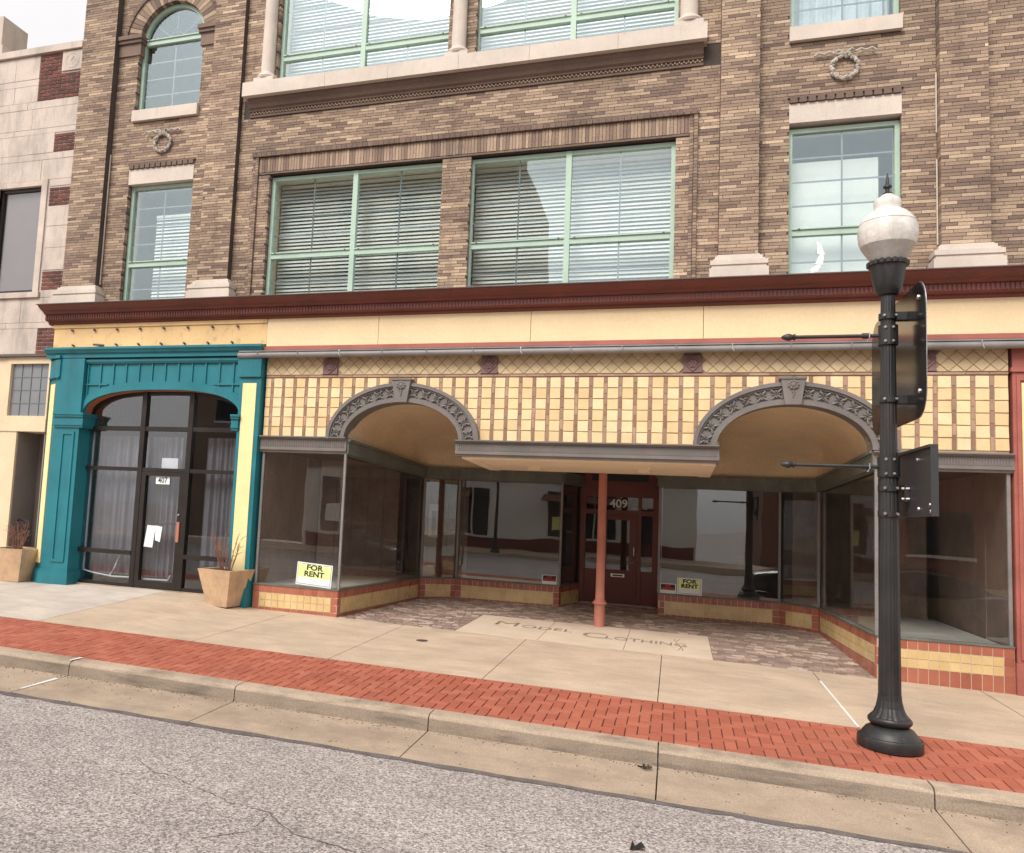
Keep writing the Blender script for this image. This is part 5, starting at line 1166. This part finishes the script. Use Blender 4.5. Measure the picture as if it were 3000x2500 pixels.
MB().box(7.455, 7.499, LY - .09, LY + .09, 2.17, 2.34).build('bracket', 'iron', s2)

# ================================================================== PLANTERS WITH BARE SHRUBS
def planter(x, y, w1, w0, h, rz, label, slabel, seed, tall):
    z = zwalk(x, min(0, y)); t = thing('planter', label, 'planter', (x, y, z), 'sandstone planters by the teal shopfront')
    rot = Matrix.Rotation(rz, 3, 'Z')
    def fr(w, zz): return [tuple(rot @ Vector((sx * w / 2, sy * w / 2, 0)) + Vector((x, y, z + zz))) for sx, sy in ((-1, -1), (1, -1), (1, 1), (-1, 1))]
    MB().hexa(fr(w0, 0), fr(w1 - .03, h - .05)).build('pot', 'planter', t)
    rim = MB(); o0, o1, i0, i1 = fr(w1 - .03, h - .0499), fr(w1, h), fr(w1 - .12, h - .0499), fr(w1 - .11, h)
    for k in range(4): q = (k + 1) % 4; rim.add([o0[k], o0[q], o1[q], o1[k]], [(0, 1, 2, 3)]); rim.add([o1[k], o1[q], i1[q], i1[k]], [(0, 1, 2, 3)]); rim.add([i1[k], i1[q], i0[q], i0[k]], [(0, 1, 2, 3)])
    rim.build('rim', 'planter', t)
    MB().hexa(fr(w1 - .13, h - .049), fr(w1 - .115, h - .03)).build('soil', 'soil', t)
    random.seed(seed); sh = thing('bare_shrub', slabel, 'shrub', (x, y, z + h - .03), 'bare shrubs in the planters')
    for k in range(15):
        a = random.uniform(0, 6.28); r = random.uniform(.01, .12); p = Vector((x + r * math.cos(a), y + r * math.sin(a), z + h - .035)); hh = tall * random.uniform(.5, 1); d = Vector((math.cos(a) * .32, math.sin(a) * .32, 1)) * hh
        pts = [p + d * s + Vector((random.uniform(-.02, .02), random.uniform(-.02, .02), 0)) * s * 2 for s in (0, .25, .5, .75, 1)]
        tb = MB().tube(pts, [.009, .008, .006, .0045, .002], 6)
        for q in range(7):
            s = random.uniform(.3, .95); b0 = p + d * s; e = Vector((random.uniform(-1, 1), random.uniform(-1, 1), random.uniform(.3, 1.2))).normalized() * random.uniform(.06, .17)
            tb.tube([b0, b0 + e * .5 + Vector((0, 0, .01)), b0 + e], [.004, .003, .0015], 5)
        tb.build('stem', 'twig', sh)
planter(-6.62, -.12, .74, .42, .62, R(4), 'sandstone planter beside the recessed grey doorway, left of the teal pilaster', 'small bare twiggy shrub in the planter by the grey doorway', 3, .55)
planter(-1.98, -.28, .70, .42, .62, R(-8), 'sandstone planter in front of the right-hand teal pilaster', 'tall bare red-stemmed shrub in the planter at the right of the teal shopfront', 5, .75)

# ================================================================== SMALL THINGS
cn_ = thing('walking_cane', 'black walking cane with a hooked handle leaning in the grey doorway', 'cane', (-7.02, .25, .14))
MB().tube([(-7.02, .25, .16), (-7.02, .25, .88)], .014, 8).build('shaft', 'cane', cn_, smooth=True); MB().tube([(-7.02, .25, .881), (-7.02, .25, .94)], .017, 8).build('collar', 'steel', cn_)
MB().tube([(-7.02, .25, .941), (-7.02, .25, 1.02), (-7.06, .25, 1.10), (-7.10, .25, 1.18), (-7.09, .25, 1.25), (-7.03, .25, 1.27), (-6.85, .25, 1.265), (-6.83, .25, 1.24)], .017, 8).build('handle', 'cane', cn_, smooth=True)
def rent_sign(x, y, z, w, h, tilt, label, mtl):
    t = thing('rent_sign', label, 'sign', (x, y, z), 'for rent signs in the display windows')
    m_ = upright(x, y, z, 0, tilt)
    def card(nm, a, b, c, d_, k, mt):
        mb = MB().box(a, b, c, d_, k, k + .0012); o = mb.build(nm, mt, t); o.data.transform(m_); return o
    card('card', -w / 2, w / 2, 0, h, 0, 'signwhite'); card('border', -w / 2 + .02, w / 2 - .02, .02, h - .02, .0015, 'panelgry'); card('field', -w / 2 + .026, w / 2 - .026, .026, h - .026, .003, 'signwhite'); card('yellow_field', -w / 2 + .03, w / 2 - .03, h * .36, h - .03, .0045, mtl)
    text('lettering', 'FOR', h * .32, 'ink', t, m_ @ Matrix.Translation((0, h * .79, .006)), .0008, sx=1.3, bold=.0045); text('lettering', 'RENT', h * .32, 'ink', t, m_ @ Matrix.Translation((0, h * .51, .006)), .0008, sx=1.22, bold=.0045)
rent_sign(-.48, .035, .475, .66, .385, R(-3), 'yellow and white FOR RENT sign leaning in the left front display window', 'signyel')
rent_sign(5.64, 4.235, .465, .46, .32, R(0), 'yellow and white FOR RENT sign in the window right of the maroon door', 'signyel')
def notice(x, z, label):
    t = thing('window_notice', label, 'sign', (x, 4.23, z), 'small red and black notices by the door')
    MB().box(x - .15, x + .15, 4.232, 4.234, z, z + .19).build('card', 'signwhite', t); MB().box(x - .135, x + .135, 4.2305, 4.2315, z + .065, z + .178).build('black_field', 'ink', t)
    for a, b, c in ((-.05, .05, .135), (-.115, .115, .098), (-.12, .12, .075)): MB().box(x + a, x + b, 4.229, 4.2302, z + c, z + c + (.026 if c > .1 else .016)).build('red_lettering', 'redink', t)
notice(2.92, .465, 'small red and black notice in the window left of the maroon door'); notice(5.24, .465, 'small red and black notice beside the FOR RENT sign right of the maroon door')
mb = MB(); mb.add([(5.10, -6.98, zroad(5.1, -7) + .006), (5.20, -6.93, zroad(5.1, -7) + .02), (5.17, -6.86, zroad(5.1, -7) + .03), (5.13, -6.90, zroad(5.1, -7) + .008), (5.11, -6.85, zroad(5.1, -7) + .025)], [(0, 1, 2), (0, 2, 3), (0, 3, 4)]); 
tag(mb.build('scrap', 'litter'), 'crumpled black scrap lying on the asphalt near the bottom edge', 'litter')
random.seed(11)
mb = MB()
for k in range(14):
    a = R(k * 26); c = Vector((5.13 + .02 * math.cos(a * 3), -5.02 + .02 * math.sin(a * 2), SL * 5.1 - .268)); mb.add([c, c + Vector((.05 * math.cos(a), .04 * math.sin(a), .012)), c + Vector((.04 * math.cos(a + .5), .045 * math.sin(a + .5), .03))], [(0, 1, 2)])
tag(mb.build('dead_leaf', 'soil'), 'curled brown dead leaf lying in the gutter below the kerb joint', 'leaf')

# ================================================================== CAR parked just outside the frame, mirrored in the display glass
M['carpaint'] = mat('black_car_paint', (.012, .012, .014), .22, .05, 2, 40, .03, 0, spec=.5, coat=.8)
M['tyre'] = mat('tyre_rubber', (.02, .02, .02), .8, .1, 5, 60, .1, .1)
M['lens'] = mat('lamp_lens', (.75, .77, .8), .1, .05, 5, 40, .03, 0, spec=.6)
car = thing('parked_car', 'black saloon car at the kerbside, seen only mirrored in the right-hand display windows', 'car', (10.0, -8.1, zroad(10, -8.1)))
CXo, CYo, CZo = 7.6, -8.1, zroad(9.8, -8.1)
def loft(secs, m_):
    n = len(secs[0]); mb = MB(); vs = [p for sct in secs for p in sct]
    fs = [(i * n + k, i * n + (k + 1) % n, (i + 1) * n + (k + 1) % n, (i + 1) * n + k) for i in range(len(secs) - 1) for k in range(n)]
    fs += [tuple(range(n - 1, -1, -1)), tuple(range((len(secs) - 1) * n, len(secs) * n))]
    return mb.add(vs, fs)
def section(x, w, z0, z1, cr):
    return [(CXo + x, CYo + y, CZo + z) for y, z in ((-w * .92, z0), (w * .92, z0), (w, z0 + .12), (w, z0 + (z1 - z0) * .55), (w * .97, z1 - cr * .6), (w * .85, z1 - cr * .1), (0, z1), (-w * .85, z1 - cr * .1), (-w * .97, z1 - cr * .6), (-w, z0 + (z1 - z0) * .55), (-w, z0 + .12))]
body = [section(*q) for q in ((0, .55, .3, .55, .1), (.06, .72, .22, .66, .14), (.25, .84, .18, .76, .16), (.7, .89, .18, .86, .14), (1.35, .90, .18, .95, .12), (2.4, .91, .18, .98, .1), (3.6, .91, .18, 1.0, .1), (4.2, .88, .2, 1.02, .1), (4.55, .80, .25, .96, .12), (4.66, .66, .32, .8, .1))]
bd = loft(body, 0).build('body', 'carpaint', car, smooth=True)
def cab(x, w, z): return [(CXo + x, CYo + y, CZo + zz) for y, zz in ((-w - .06, .96), (w + .06, .96), (w * .98, z - .06), (w * .8, z), (-w * .8, z), (-w * .98, z - .06))]
loft([cab(1.3, .72, .99), cab(1.75, .70, 1.25), cab(2.1, .68, 1.42), cab(2.7, .68, 1.46), cab(3.4, .66, 1.42), cab(3.8, .66, 1.25), cab(4.15, .68, 1.03)], 0).build('cabin', 'ink', car, smooth=True)
loft([[(CXo + x, CYo + y, CZo + z + .012) for y, z in ((-.56, zt - .05), (.56, zt - .05), (.56, zt), (-.56, zt))] for x, zt in ((2.05, 1.41), (2.7, 1.465), (3.45, 1.42))], 0).build('roof', 'carpaint', car, smooth=True)
for x in (.86, 3.62):
    for sy in (-1, 1):
        wl = MB().lathe([(.2, -.1), (.3, -.1), (.325, -.06), (.325, .06), (.3, .1), (.2, .1)], (CXo + x, CYo + sy * .82, CZo + .325), 28, axis='y').build('wheel', 'tyre', car, smooth=True)
        MB().lathe([(.2, -.085), (.2, .085)], (CXo + x, CYo + sy * .82, CZo + .325), 20, axis='y').build('rim', 'steel', wl)
for sy in (-1, 1):
    MB().lathe([(.02, -.03), (.11, 0), (.09, .05)], (CXo + .16, CYo + sy * .62, CZo + .62), 16, axis='y').build('headlight', 'lens', car, smooth=True)
    MB().box(CXo + 1.72, CXo + 1.86, CYo + sy * .95 - .07, CYo + sy * .95 + .07, CZo + .98, CZo + 1.1).build('mirror', 'carpaint', car)
MB().box(CXo - .015, CXo + .05, CYo - .45, CYo + .45, CZo + .36, CZo + .54).build('grille', 'ink', car)
random.seed(23)
mb = MB()                                                # grit washed along the foot of the kerb and into joints
for k in range(900):
    x = random.uniform(-9, 9.5); y = -4.90 - abs(random.gauss(0, .05)) if random.random() < .7 else random.uniform(-5.75, -4.9)
    z = SL * x - .272 + (y + 4.88) * .022; r = random.uniform(.003, .009)
    mb.add([(x - r, y - r, z), (x + r, y - r * .6, z), (x + r * .4, y + r, z), (x, y, z + r)], [(0, 1, 3), (1, 2, 3), (2, 0, 3)])
tag(mb.build('grit', 'soil', kind='stuff'), 'dark grit washed along the foot of the kerb', 'grit')
# lamp standing on the far kerb, mirrored in the glass
fl_ = thing('street_lamp', 'black street lamp on the far pavement, seen only mirrored in the display glass', 'street lamp', (-3.2, -19.6, -.12))
MB().lathe([(.27, 0), (.27, .1), (.17, .2), (.19, .26), (.1, .45), (.085, 2), (.06, 4.4), (.16, 4.7)], (-3.2, -19.6, -.12), 20).build('pole', 'iron', fl_, smooth=True)
MB().lathe([(.15, 4.701), (.26, 5.0), (.25, 5.15), (.12, 5.3), (.1, 5.4), (.02, 5.5)], (-3.2, -19.6, -.12), 20).build('globe', 'globe', fl_, smooth=True)
